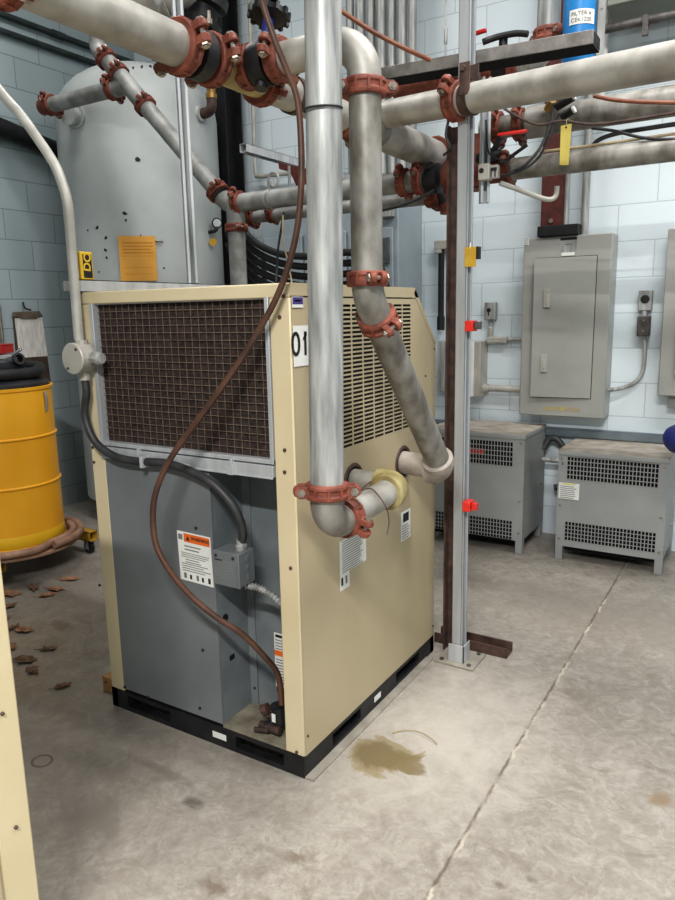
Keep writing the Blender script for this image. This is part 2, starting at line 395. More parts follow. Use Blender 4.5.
# base frame with fork slots
mb = MB()
def slotted(mb, p0, p1, n, th, slots):
    p0, p1, n = V(p0), V(p1), V(n)*th; L_ = (p1-p0).length; d = (p1-p0)/L_
    xs = [0]
    for a, b in slots: xs += [a, b]
    xs.append(L_)
    for i in range(0, len(xs), 2):
        a, b = p0+d*xs[i], p0+d*xs[i+1]
        mb.prism([a, b, b+V((0,0,FH)), a+V((0,0,FH))], n)
    for a, b in slots:
        A, B = p0+d*a, p0+d*b
        mb.prism([A, B, B+V((0,0,.018)), A+V((0,0,.018))], n)
        mb.prism([A+V((0,0,.06)), B+V((0,0,.06)), B+V((0,0,FH)), A+V((0,0,FH))], n)
slotted(mb, (-W,0,0), (-.03,0,0), (0,1,0), .03, [(.085,.30),(.60,.80)])
slotted(mb, (0,0,0), (0,D,0), (-1,0,0), .03, [(.17,.36),(.64,.85)])
slotted(mb, (-W,D,0), (0,D,0), (0,-1,0), .03, [(.085,.30),(.60,.80)])
slotted(mb, (-W,0,0), (-W,D,0), (1,0,0), .03, [(.17,.36),(.64,.85)])
mb.box(-W+.03,-.03,.03,D-.03,.055,FH-.002)
mb.build('base_frame', FRAMEBLK, T)
for p, n in ((at(157,718,Y=0),(0,-1,0)),(at(176,722,Y=0),(0,-1,0))): pass
mb = MB(); mb.prism([V((-.32+x,-.0005,z)) for x,z in ((-.06,.028),(0,.028),(0,.05),(-.06,.05))], (0,-.001,0)); lab(mb.build('frame_sticker', WHITE, T), 'small white sticker on the black base')
mb = MB(); mb.prism([V((.0005,y,z)) for y,z in ((.46,.028),(.51,.028),(.51,.05),(.46,.05))], (.001,0,0)); lab(mb.build('frame_sticker', WHITE, T), 'small white sticker on the black base')
# corner posts
PZ0, PZ1 = FH, H-.04
pl = MB().box(-W,-.81,0,.05,PZ0,PZ1).build('corner_post', BEIGE, T, .004)
pr_ = MB().box(-.072,0,0,.05,PZ0,PZ1).build('corner_post', BEIGE, T, .004)
MB().box(-W,-W+.05,D-.05,D,PZ0,PZ1-.2).build('corner_post', BEIGE, T, .004)
for px, py in ((84,320),(86,398),(91,447),(94,462),(106,682),(100,585)):
    p = at(px,py,Y=0); screw(T, (-W+.012 if px<95 else p.x, -.001, p.z), (0,-1,0), .005)
for px, py in ((284,296),(280,317),(285,450),(285,472),(291,568),(297,752)):
    p = at(px,py,Y=0); screw(T, (p.x,-.001,p.z), (0,-1,0), .0055)
# header + top with rear chamfer
CH1, CH2 = .19, .205
MB().box(-W,0,0,.05,H-.04,H).build('header_panel', BEIGE, T, .004)
MB().prism([(-W,.05,H-.03),(-W,D-CH1,H-.03),(-W,D-CH1,H),(-W,.05,H)], (W-.001,0,0)).build('top_panel', BEIGE, T)
MB().prism([(-W,D-CH1,H),(-W,D,H-CH2),(-W,D-.03,H-CH2),(-W,D-CH1-.03,H-.03)], (W-.001,0,0)).build('chamfer_panel', BEIGE_SHADED, T)
# right side panel with real louver slots
def grid_panel(name, y0, y1, z0, z1, cols, rows_z, mats, parent, build_outline=None, x=0.):
    pass
mb = MB()
LY0, LY1, LZ0, LZ1 = .262, .772, 1.018, 1.478
NC, NR = 7, 33
cw = (LY1-LY0)/NC; rh = (LZ1-LZ0)/NR
ys = []; zs = []
for i in range(NC): ys += [LY0+i*cw+.005, LY0+(i+1)*cw-.005]
for j in range(NR): zs += [LZ0+j*rh+rh*.2, LZ0+(j+1)*rh-rh*.26]
def X0(y, z): return mb.bm.verts.new((0,y,z))
Y_ = [LY0]+ys+[LY1]; Z_ = [LZ0]+zs+[LZ1]
vg = [[X0(y,z) for z in Z_] for y in Y_]
for i in range(len(Y_)-1):
    for j in range(len(Z_)-1):
        if i % 2 == 1 and j % 2 == 1: continue
        mb._f([vg[i][j], vg[i+1][j], vg[i+1][j+1], vg[i][j+1]], 0)
b0 = .006
mb.quad((0,b0,FH),(0,LY0,FH),(0,LY0,H-.04),(0,b0,H-.04))
mb.quad((0,LY0,FH),(0,LY1,FH),(0,LY1,LZ0),(0,LY0,LZ0))
mb.quad((0,LY0,LZ1),(0,LY1,LZ1),(0,LY1,H-.04),(0,LY0,H-.04))
zc = lambda y: H if y < D-CH1 else H-CH2*(y-(D-CH1))/CH1
mb._f([mb.bm.verts.new(p) for p in ((0,LY1,FH),(0,D,FH),(0,D,H-CH2),(0,D-CH1+.037,H-.04),(0,LY1,H-.04))], 0)
sp_ = mb.build('side_panel', BEIGE_SHADED, T, sharp=60)
for f in sp_.data.polygons: f.use_smooth = False
sp_.location.x = .0012
MB().prism([(0,.0,H-.036),(0,D-CH1+.03,H-.036),(0,D-CH1,H),(0,.0,H)], (.003,0,0)).build('side_trim', BEIGE_SHADED, T, .001)
MB().box(-.012,-.010,LY0-.02,LY1+.02,LZ0-.02,LZ1+.02).build('louver_shade', DARKHOLE, T)  # black sheet stands in for the shade behind the slots
# seam of the upper rail and the slanted edge flange
MB().prism([(0,D-CH1+.0,H-.002),(0,D-.002,H-CH2),(0,D-.018,H-CH2-.006),(0,D-CH1-.012,H-.022)], (.003,0,0)).build('chamfer_flange', BEIGE_SHADED, T, .001)
MB().box(-W,-W+.003,.05,D,FH,H-.04).build('side_panel', BEIGE_SHADED, T)
MB().box(-W,0,D-.003,D,FH,H-CH2).build('rear_panel', BEIGE_SHADED, T)
# condenser filter
FX0, FX1, FZ0, FZ1 = -.826, -.074, 1.012, 1.497
fr = MB()
fr.box(FX0,FX0+.017,-.003,.03,FZ0,FZ1).box(FX1-.014,FX1,-.003,.03,FZ0,FZ1).box(FX0,FX1,-.002,.03,FZ0,FZ0+.014).box(FX0,FX1,.008,.03,FZ1-.006,FZ1)
FR = fr.build('filter_frame', STRUT, T, .0015)
sc_ = MB(); sc_.box(FX0+.015,FX1-.012,.024,.04,FZ0+.01,FZ1-.002)
FO = sc_.build('filter_screen', FOAM, T)
wb = MB(); nx, nz_ = 24, 20
ax0, ax1, az0, az1 = FX0+.017, FX1-.014, FZ0+.014, FZ1-.006
for i in range(1, nx):
    x = ax0+(ax1-ax0)*i/nx; wb.box(x-.0008,x+.0008,.019,.0208,az0,az1)
for j in range(1, nz_):
    z = az0+(az1-az0)*j/nz_; wb.box(ax0,ax1,.0172,.019,z-.0009,z+.0009)
wb.build('wire_grid', WIRE, FO)
rl = MB().box(FX0+.005,-.076,-.006,.03,.972,1.008).box(FX0+.005,-.076,-.010,-.004,.968,.974).build('filter_rail', STRUT, T, .0015)
for px in (139,231):
    p = at(px,466,Y=-.01); MB().box(p.x-.011,p.x+.011,-.017,-.006,.968,1.0).box(p.x-.005,p.x+.005,-.012,0,.99,1.02).build('rail_clip', STRUT, rl, .001)
sticker('rail_sticker', at(179,463,Y=-.0105), (.05,0,0), (0,0,-.016), (0,-1,0), lines(.3,.9,3), T)
# lower panels + open bay
BX = -.333
lp = MB().box(-.811,BX,.0,.012,FH+.012,.968).build('front_panel', GREYSHEET, T, .001)
for px, py in ((196,528),(203,650),(125,687),(148,697),(200,708)): screw(lp, at(px,py,Y=-.001), (0,-1,0), .005, INK)
MB().box(BX-.012,BX,.012,.17,FH,.968).build('bay_wall', BAYSHEET, T)
MB().box(BX,-.05,.165,.175,FH,.968).build('bay_wall', BAYSHEET, T)
MB().box(BX-.001,BX+.03,.158,.165,FH,.968).build('bay_flange', GREYSHEET, T, .001)
MB().box(BX,-.05,.002,.165,FH,FH+.012).build('bay_floor', BAYFLOOR, T)
MB().box(BX,-.05,.05,.17,.955,.968).build('bay_roof', BAYSHEET, T)
MB().box(-.06,-.05,.05,.17,FH,.968).build('bay_wall', BAYSHEET, T)
for (px, py, r) in ((225,618,.014),): 
    p = at(px,py,X=BX); MB().lathe((BX+.0005,p.y,p.z), (1,0,0), [(r,0),(r,.0015)], 20).build('knockout_hole', DARKHOLE, T)
p = at(232,657,X=BX); MB().box(BX,BX+.0015,p.y-.012,p.y+.012,p.z-.009,p.z+.009).build('knockout_hole', DARKHOLE, T)
for pz in (.33,.55,.15): screw(T, (BX+.018,.157,pz), (0,-1,0), .004, INK)
# junction box
jx0, jx1, jy0, jy1, jz0, jz1 = -.304,-.200,-.03,.045,.612,.722
JB = MB().box(jx0,jx1,jy0,jy1,jz0,jz1).build('junction_box', GREYSHEET, T, .003)
jc = MB().box(jx0-.002,jx1+.002,jy0-.006,jy0,jz0-.002,jz1+.002).build('cover', GREYSHEET, JB, .0015)
sticker('cover_print', (jx0+.008,jy0-.006,jz1-.025), (jx1-jx0-.016,0,0), (0,0,-.085), (0,-1,0), lines(.05,.92,9,.05,.95)+[(.0,.05,.02,.35,1)], JB, bg=GREYSHEET)
for x in (jx0+.015, jx1-.02): screw(JB, (x,jy0-.006,jz1-.014), (0,-1,0), .005, INK)
for z in (.635,.668,.70): MB().lathe((jx1+.0005,.01,z), (1,0,0), [(.012,0),(.012,.001),(.010,.0015)], 16).build('knockout', GREYSHEET, JB)
# spiral steel conduit from under the box into the post
n_ = 120; pts = [V((-.22,.02,.60)).lerp(V((-.06,.06,.50)), i/n_)+V((0,0,.03*math.sin(PI*i/n_))) for i in range(n_+1)]
MB().tube(pts, lambda t: .0105+.0022*math.sin(t*2*PI*17), 14, 1).build('spiral_conduit', GALV, T)
# warning labels
wl = sticker('warning_label', at(177,530,Y=-.0005), (.145,0,-.004), (.004,0,-.170), (0,-1,0),
     [(.03,.2,.2,.97,3),(.06,.17,.03,.16,2)]+lines(.27,.34,2,.2,.75,2)+lines(.42,.5,3,.08,.95)+lines(.55,.6,2,.2,.75,2)+lines(.64,.78,4,.08,.95)+[(.84,.95,.12,.2,2),(.86,.95,.3,.36,1),(.84,.95,.5,.57,2),(.86,.95,.66,.72,1),(.84,.95,.85,.92,1)], T, extra=[ORANGE])
lab(wl, 'white label with orange WARNING banner')
c0 = at(177,530,Y=-.002)+V((.090,0,-.022)); text('warning_text', 'WARNING', c0+V((.010,-.0003,0)), (1,0,-.03), (0,0,1), .0165, INK, wl, .0002)
MB().prism([c0+V((-.052,0,-.007)), c0+V((-.036,0,-.007)), c0+V((-.044,0,.008))], (0,-.0006,0)).build('warning_triangle', INK, wl)
p = at(274,632,Y=.1645); s2 = sticker('caution_label', (p.x,.1645,p.z), (.06,0,0), (0,0,-.2), (0,-1,0), [(.03,.08,.1,.9,1),(.32,.42,0,1,3)]+lines(.12,.28,4)+lines(.48,.9,9), T, extra=[ORANGE])
lab(s2, 'white label with orange band at the back of the open bay')
# number sign, maker stickers
ns = sticker('number_sign', (.003,.006,1.416), (0,.20,0), (0,0,-.115), (1,0,0), [], T); lab(ns, 'white sign with black number 01')
n0, n1 = at(293,344,X=.0045), at(308,346,X=.0045)
nt_ = text('number_text', '01', (.0048,(n0.y+n1.y)/2,(n0.z+n1.z)/2), (0,1,0), (0,0,1), .096, INK, ns, .0008)
wd_ = max(v.co.y for v in nt_.data.vertices)-min(v.co.y for v in nt_.data.vertices); cy_ = (n0.y+n1.y)/2-ns['_base'][1]
for v in nt_.data.vertices: v.co.y = cy_+(v.co.y-cy_)*(n1.y-n0.y)/wd_
zt1 = max(v.co.z for v in nt_.data.vertices)+ns['_base'][2]
MB().prism([(.0046,n1.y-.006,zt1),(.0046,n1.y-.024,zt1-.018),(.0046,n1.y-.024,zt1-.027),(.0046,n1.y-.006,zt1-.012)], (.0006,0,0)).build('figure_flag', INK, nt_)
ps = sticker('maker_sticker', (.0032,.006,1.496), (0,.055,0), (0,0,-.030), (1,0,0), [(.05,.7,.03,.97,3),(.3,.45,.2,.8,0)], T, extra=[PURPLE]); lab(ps, 'small purple and white sticker')
s3 = sticker('data_label', (.001,.235,.715), (0,.175,.0), (0,0,-.115), (1,0,0), lines(.04,.95,14), T); lab(s3, 'white data label under the pipe elbow')
mb = sticker('data_label_stub', (.001,.235,.600), (0,.06,0), (0,0,-.055), (1,0,0), [(.2,.7,.1,.3,1),(.2,.7,.55,.75,2)], s3)
s4 = sticker('notice_label', (.001,.685,.70), (0,.08,0), (0,0,-.115), (1,0,0), [(.08,.38,.2,.8,1)]+lines(.48,.92,6), T); lab(s4, 'white notice with black symbol')
# escutcheon holes
for (y, z) in ((.330,.898),(.702,.893)):
    MB().lathe((0,y,z), (1,0,0), [(.062,0),(.064,.002),(.062,.006),(.052,.007),(.050,.002)], 28, caps=False).build('hole_grommet', BROWNSTEEL, T)
    MB().lathe((.0005,y,z), (1,0,0), [(.052,0),(.052,.001)], 24).build('pipe_opening', DARKHOLE, T)
for (y, z) in ((.76,1.2),(.985,.75),(.02,.14),(.985,.12),(.985,1.30),(.9,1.2),(.97,1.0)): screw(T, (.0005,y,z), (1,0,0), .004)
# drain valve assembly in the bay
n_before = set(bpy.data.objects)
dv = MB(); dv.cyl((-.075,.05,.115),(-.075,.05,.165),.027).cyl((-.075,.05,.165),(-.075,.05,.172),.029)
dv.tube([(-.075,.05,.12),(-.10,.035,.105),(-.12,.03,.10)],.012)
DV = dv.build('drain_valve', BLACK, T)
MB().cyl((-.13,.03,.15),(-.11,.035,.16),.018,n=8).cyl((-.13,.04,.13),(-.09,.05,.13),.010).build('valve_nut', BROWNSTEEL, DV)
MB().cyl((-.14,.03,.095),(-.06,.03,.095),.014).cyl((-.10,.02,.09),(-.15,.01,.085),.008).build('brass_tee', BROWNSTEEL, DV)
sticker('valve_label', (-.086,.0225,.155), (.015,0,0), (0,0,-.03), (0,-1,0), [], DV)
MB().tube([(-.075,.06,.17),(-.075,.07,.21),(-.1,.09,.215),(-.115,.1,.19)],.006).build('valve_tube', BROWNSTEEL, DV)
_vd = at(279,700,Y=.05).x+.075
for o_ in set(bpy.data.objects)-n_before: o_.data.transform(Matrix.Translation((_vd,0,.02)))
# floor strip alongside
tag(MB().box(.001,.033,.0,.92,.001,.007).build('floor_strip', PLATE), 'narrow grey steel strip on the floor along the dryer side', 'floor strip')
p = at(103,680,Z=.03); tag(MB().box(-1.0,-.89,.055,.165,.001,.062).build('wood_block', WOOD, None, .002), 'small raw wood block by the dryer left base corner', 'wood block')

# ================================================================== PIPES AT THE DRYER
PX = .16; R3 = .0455
v1b = at(327,480,X=PX); v1y = v1b.y; v1t = at(323,10,X=PX)
dirv = (v1t-v1b).normalized()
ez = .879; ec = v1b + dirv*((ez-v1b.z)/dirv.z)
T = thing('inlet_pipe', 'large galvanized riser in front of the number sign, elbowed into the dryer side low down', 'pipe', ec)
pipe(T, ec+dirv*.085, ec+dirv*2.9, R3, GALV)
coupling(T, ec+dirv*.10, dirv, R3, V((-1,-.75,0)), RED_B)
MB().elbow(ec, -dirv, (0,1,0), .07, R3+.001, ext=.02).build('elbow', GALV_D, T)
ty = .332
ty_z = .897
pipe(T, ec+V((0,.085,0)), (PX,ty-.05,ty_z-.002), R3-.004, PIPE_W)
coupling(T, ec+V((0,.095,.003)), (0,1,.03), R3-.001, V((1,0,-.35)), RED_B)
ez = ty_z
mb = MB().elbow((PX,ty+.005,ez), (0,1,0), (-1,0,0), .055, R3+.009, ext=.012)
mb.lathe((PX,ty-.075,ez), (0,1,0), [(R3+.006,0),(R3+.014,.006),(R3+.014,.028),(R3+.008,.034)], 28)
mb.build('elbow_fitting', OLIVE, T)
pipe(T, (.0,ty+.003,ez+.006), (PX-.055,ty+.003,ez), .038, PIPE_W, 'stub')
wr = [(PX+.052*math.cos(a)*1.02, .15+.02*math.sin(a*2), ez+.05*math.sin(a)) for a in [i*.35 for i in range(-2,12)]]
tag(MB().tube([at(362,478,Y=.33)+V((.05,-.03,.0)), at(361,490,X=PX+.0), at(372,489,X=PX+.02), at(385,505,X=PX+.06), at(389,520,X=PX+.07), at(387,535,X=PX+.07)], .0018, 8, 6).build('loose_wire', BROWNSTEEL), 'thin loose wire looped over the low inlet pipe', 'wire')
# zip tie around riser and hose
zt = at(322,109,X=PX); zc_ = V((PX, v1y+.02, zt.z))
tie = MB(); tie.tube([zc_+V((math.cos(a)*(R3+.002), math.sin(a)*(R3+.002), .004*math.sin(a))) for a in [2*PI*i/24 for i in range(24)]], .0028, 6, 1, closed=True)
tag(tie.build('cable_tie', RUBBER), 'black cable tie strapped around the front riser pipe', 'cable tie')

v2 = at(366,180,X=PX); v2y = v2.y; ZT = 2.163; R2 = .0445
T = thing('outlet_pipe', 'galvanized drop pipe with top elbow and slanted lower leg into the dryer', 'pipe', (PX, v2y, 1.53))
dz0 = at(367,279,X=PX).z; dpt = at(378,320,X=PX); ring = at(440,466,X=PX)
ddir = (V((PX, ring.y, ring.z))-V((PX, dpt.y, dpt.z))).normalized()
pipe(T, (PX,v2y,dz0), (PX,v2y,ZT-.09), R2, GALV_D)
MB().elbow((PX,v2y,ZT), (0,0,1), (-1,0,0), .095, R2+.001, seg=16, ext=.012).build('elbow', PIPE_W, T)
coupling(T, (PX,v2y,ZT-.122), (0,0,1), R2, V((-.9,-.75,0)), RED_B)
coupling(T, (PX,v2y,dz0), (0,0,1), R2, V((.8,-.6,0)), RED_B)
c45 = dpt - ddir*(((dpt.y-v2y))/ddir.y)
MB().elbow(c45, (0,0,-1), ddir, .12, R2+.001, ext=.03).build('elbow', GALV_D, T)
coupling(T, dpt, ddir, R2, V((.55,-.6,.2)), RED_B)
rc = V((PX, ring.y, ring.z))
pipe(T, dpt, rc-ddir*.02, R2, GALV_D)
mb = MB().elbow(rc+ddir*.02, ddir, (-1,0,0), .05, R2+.012, seg=12)
mb.lathe(rc-ddir*.045, ddir, [(R2+.004,0),(R2+.013,.004),(R2+.013,.03),(R2+.010,.04)], 28)
mb.build('collar_elbow', TAUPE, T)
pipe(T, (0,.702,.893), (PX-.04,rc.y+.02,rc.z-.012), .043, TAUPE, 'stub')
# top run towards the overhead main
XM = at(140,30,Z=ZT).x
pD = at(279,57,Y=v2y).x; pC = at(249,66,Y=v2y).x
pipe(T, (PX-.09,v2y,ZT), (pD,v2y,ZT), R2, PIPE_W)
coupling(T, (pD,v2y,ZT), (1,0,0), R2+.002, V((0,-.8,.25)), RED)
# butterfly valve between the couplings
def butterfly(c, axis, r, stem, label, handle=None, plate=True, bm=BLACK):
    c = V(c); a = V(axis).normalized(); st = V(stem).normalized(); T = thing('butterfly_valve', label, 'valve', c)
    MB().lathe(c, a, [(r+.002,-.028),(r+.016,-.026),(r+.018,-.012),(r+.018,.012),(r+.016,.026),(r+.002,.028)], 32).build('valve_body', bm, T)
    MB().cyl(c+st*(r+.012), c+st*(r+.085), .017).build('valve_neck', BLUEDEEP if plate else bm, T); MB().cyl(c-st*(r+.03), c-st*(r+.01), .02).build('valve_boss', bm, T)
    if plate:
        k = MB().lathe(c+st*(r+.085), st, [(.03,0),(.055,.006),(.055,.022),(.03,.03)], 20)
        for i in range(12):
            an = 2*PI*i/12; u, w, _ = frame(st); k.obox(c+st*(r+.099)+(u*math.cos(an)+w*math.sin(an))*.057, st*.011, (u*math.cos(an)+w*math.sin(an))*.006, (w*math.cos(an)-u*math.sin(an))*.006)
        k.build('notch_plate', bm, T)
    if handle:
        h = V(handle); o = c+st*(r+.115); MB().bar(o, o+h*.55, .022, .006, st).build('handle', REDTAG if handle_red else bm, T, .001)
        MB().bar(o+h*.5, o+h, .028, .012, st).build('grip', REDTAG if handle_red else bm, T, .002)
    return T
handle_red = False
butterfly((pD-.055,v2y,ZT), (1,0,0), R2, (0,.25,1), 'black butterfly valve right of the yellowed overhead tee', (.12,-.09,.03))
T2 = thing('overhead_main', 'thick pale overhead pipe crossing diagonally from top left, with yellowed tee', 'pipe', (XM, 0, ZT))
RM = .054
yA = at(182,50,X=XM).y; yB = at(211,64,X=XM).y
pipe(T2, (XM,YF+.02,ZT), (XM,yA,ZT), RM, PIPE_W)
coupling(T2, (XM,yA-.006,ZT), (0,1,0), RM, V((1,0,.25)), RED)
coupling(T2, (XM,yA-.53,ZT), (0,1,0), RM, V((-1,0,.5)), RED)
yA1 = max(yA+.075, v2y-.14)
MB().lathe((XM,(yA+yB)/2-.028,ZT), (0,1,0), [(RM,0),(RM+.013,.004),(RM+.013,.05),(RM,.054)], 32).build('valve_spacer', BLACK, T2)
coupling(T2, (XM,yB,ZT), (0,1,0), RM, V((1,0,.25)), RED)
MB().cyl((XM,yB-.005,ZT),(XM,v2y+.12,ZT),RM-.002,n=32).cyl((XM,v2y,ZT),(pC+.01,v2y,ZT),R2+.001,n=32).build('tee', OLIVE, T2)
coupling(T2, (pC,v2y,ZT), (1,0,0), R2+.002, V((0,-.8,.25)), RED)
coupling(T2, (XM,v2y+.125,ZT), (0,1,0), RM, V((1,0,-.3)), RED)
pipe(T2, (XM,v2y+.12,ZT), (XM,.80,ZT), RM, PIPE_W)
yW = at(293,100,X=XM).y
MB().lathe((XM,yW,ZT), (0,1,0), [(RM,-.014),(RM+.006,-.014),(RM+.006,.014),(RM,.014)], 32, caps=False).build('band_clamp', BROWNSTEEL, T2)
# tee to the cross pipe and the continuing thicker length
YX = .9
MB().cyl((XM,.78,ZT),(XM,1.06,ZT),RM+.004,n=32).cyl((XM,YX,ZT),(XM+.05,YX,ZT),RM+.002,n=32).build('tee', GALV_D, T2)
coupling(T2, (XM,.785,ZT), (0,1,0), RM, V((1,0,-.2)), RED)
yE = at(436,162,X=XM).y
MB().lathe((XM,1.06,ZT), (0,1,0), [(RM+.003,0),(.067,.1),(.067,yE-1.06)], 32).build('pipe', PIPE_W, T2)
coupling(T2, (XM,yE,ZT), (0,1,0), .066, V((1,0,.4)), RED, w=.05)
MB().cyl((XM,yE,ZT),(XM,yE+.16,ZT),.064,n=32).cyl((XM,yE+.14,ZT+.02),(XM,yE+.14,1.96),.05,n=28).build('end_elbow', RED, T2)

RX = .0515
A_, B_ = at(471,98.5,Y=.905), at(675,60,Y=.70)
xd_ = (B_-A_).normalized()
def cross(px):
    # the point of the pipe axis under photograph column px
    best = None
    for k in range(400):
        q = A_+xd_*(-1.+k*.006); e_ = q-CAM; u_ = 337.5+F_PX*e_.dot(_r)/e_.dot(_f)
        if best is None or abs(u_-px) < best[0]: best = (abs(u_-px), q)
    return best[1]
T = thing('cross_pipe', 'long pale horizontal pipe crossing in front of the strut post', 'pipe', A_)
cs_ = cross(338)
pipe(T, cs_, B_+xd_*1.0, RX, PIPE_W)
coupling(T, cross(347), xd_, RX, V((0,-.5,1)), RED)
coupling(T, cross(457), xd_, RX, V((0,-1,.55)), RED, w=.05)
ck = cross(470)
MB().lathe(ck, xd_, [(RX+.0005,-.019),(RX+.005,-.019),(RX+.005,.019),(RX+.0005,.019)], 32, caps=False).build('clamp_band', BROWNSTEEL, T)
MB().box(ck.x-.019,ck.x+.019,ck.y+.03,ck.y+.036,ck.z+.03,ck.z+.12).build('clamp_strap', BROWNSTEEL, T, .001)
MB().box(ck.x-.019,ck.x+.019,ck.y-RX-.006,ck.y-RX,ck.z,ck.z+.105).lathe((ck.x-.004,ck.y-RX-.007,ck.z+.085),(0,-1,0),[(.011,0),(.011,.010)],6).build('clamp_strap', BROWNSTEEL, T, .001)

# ================================================================== STRUT POST & FLOOR STEEL
def strut(mb, p0, p1, w=.041, slot=None, up=(0,0,1)):
    p0, p1 = V(p0), V(p1); d = (p1-p0).normalized(); u = d.cross(V(up)).normalized(); v_ = u.cross(d)
    L_ = (p1-p0)/2; c = (p0+p1)/2; h = w/2; t = .0025
    # C-section: back, two sides, two lips; open towards slot direction
    s_ = V(slot).normalized(); s_ = (s_-d*s_.dot(d)).normalized(); q = d.cross(s_)
    mb.obox(c-s_*(h-t/2), L_, q*h, s_*t/2)
    for k in (-1,1):
        mb.obox(c+q*k*(h-t/2), L_, q*t/2, s_*h)
        mb.obox(c+s_*(h-t/2)+q*k*(h*.74), L_, q*h*.26, s_*t/2)
        mb.obox(c+s_*(h-.005)+q*k*(h*.47), L_, q*t/2, s_*.005)
    return mb
PXY = V((at(461,507,Y=.965).x,.965))
T = thing('strut_post', 'tall galvanized strut post bolted to a floor plate right of the dryer', 'post', (PXY.x,PXY.y,0))
mb = strut(MB(), (PXY.x,PXY.y,.01), (PXY.x,PXY.y,4.3), .044, (1,-.2,0), up=(0,1,0)); mb.build('strut', STRUT, T)
pc = [at(468.5,671,Z=.008), at(484,655,Z=.008)]
MB().box(.045,.215,.905,1.06,.001,.010).build('base_plate', PLATE, T, .002)
MB().box(PXY.x-.034,PXY.x+.034,PXY.y-.034,PXY.y-.028,.01,.085).box(PXY.x+.028,PXY.x+.034,PXY.y-.034,PXY.y+.034,.01,.085).build('base_bracket', STRUT, T, .001)
for (x,y) in ((.07,.925),(.19,.925),(.19,1.04)): MB().lathe((x,y,.010),(0,0,1),[(.009,0),(.009,.007)],6).build('anchor_bolt', DARKSTEEL, T)
tag(MB().box(.040,.048,1.005,1.045,.012,2.13).box(.040,.086,1.039,1.045,.012,2.13).build('angle_post', BROWNSTEEL, None, .001), 'slim dark brown steel angle standing just behind the strut post', 'post')
mb = MB(); y0, y1 = 1.075,1.155
mb.box(-.03,.30,y0,y1,.001,.008).box(-.03,.30,y0,y0+.008,.008,.045).box(-.03,.30,y1-.008,y1,.008,.045)
tag(mb.build('steel_channel', BROWNSTEEL, None, .001), 'short brown steel channel lying open side up on the floor behind the post', 'steel channel')
# clamps and tag on the post
def red_clip(px, py, label):
    p = at(px,py,Y=PXY.y-.03); T = thing('beam_clip', label, 'clip', p)
    mb = MB().box(PXY.x+.0225,PXY.x+.054,PXY.y-.045,PXY.y+.01,p.z-.020,p.z+.020)
    mb.build('clip_body', REDTAG, T, .003)
    MB().box(PXY.x+.058,PXY.x+.078,PXY.y-.038,PXY.y-.01,p.z-.012,p.z+.016).build('jaw', DARKSTEEL if py<400 else REDTAG, T, .002)
red_clip(468,326,'upper red plastic clip with grey jaw on the strut post side')
red_clip(466,506,'lower red plastic clip on the strut post, near transformer height')
p = at(469,257,Y=PXY.y-.03); T = thing('yellow_tag', 'small gold yellow tag plate fixed on the strut post', 'tag', p)
MB().box(PXY.x+.014,PXY.x+.058,PXY.y-.034,PXY.y-.031,p.z-.036,p.z+.036).build('plate', GOLDTAG, T, .001)
MB().box(PXY.x+.05,PXY.x+.066,PXY.y-.030,PXY.y-.002,p.z-.008,p.z+.036).build('backing', INK, T)
MB().cyl((PXY.x+.034,PXY.y-.032,p.z+.03),(PXY.x+.034,PXY.y-.028,p.z+.05),.003,n=8).build('wire_tie', BOLT, T)
# dark beam behind the post
bl = at(594,38,Y=1.03); T = thing('steel_beam', 'dark square steel beam running behind the strut post near the top', 'beam', (bl.x,1.05,bl.z))
zb = bl.z; zt_b = at(597,28,Y=1.02).z; zb = zt_b-.045
BSTEEL = mat('beam_steel', (142,138,134), (112,108,104), .5, .2, scale=20, bump=.1)
tl_ = .028; xq0 = -.32
MB().hexa([(xq0,1.02,zb+tl_),(bl.x,1.02,zb),(bl.x,1.12,zb),(xq0,1.12,zb+tl_),(xq0,1.02,zt_b+tl_),(bl.x,1.02,zt_b),(bl.x,1.12,zt_b),(xq0,1.12,zt_b+tl_)]).build('beam_tube', BSTEEL, T, .002)
MB().hexa([(xq0,1.024,zb+tl_-.002),(bl.x,1.024,zb-.002),(bl.x,1.118,zb-.002),(xq0,1.118,zb+tl_-.002),(xq0,1.024,zb+tl_+.001),(bl.x,1.024,zb+.001),(bl.x,1.118,zb+.001),(xq0,1.118,zb+tl_+.001)]).build('beam_underside_shade', DARKHOLE, T)  # near-black sheet paints the shade under the beam
MB().box(bl.x-.0005,bl.x+.002,1.026,1.114,zb+.005,zt_b-.005).build('beam_end', INK, T)
BM_Z = zt_b-.036

# left horizontal strut + hanger strut + conduit
z_s = H+.0215
tag(strut(MB(), (-.872,-.012,z_s), (-.872,.95,z_s), .041, (-1,0,0)).build('strut_channel', STRUT), 'horizontal galvanized strut lying along the left top edge of the dryer', 'strut')
hs = at(193,283,X=-.872); 
tag(strut(MB(), (-.872,hs.y,z_s+.022), (-.872,hs.y,4.3), .041, (.75,-.65,0), up=(0,1,0)).build('hanger_strut', STRUT), 'vertical galvanized strut hanging down in front of the tank', 'strut')
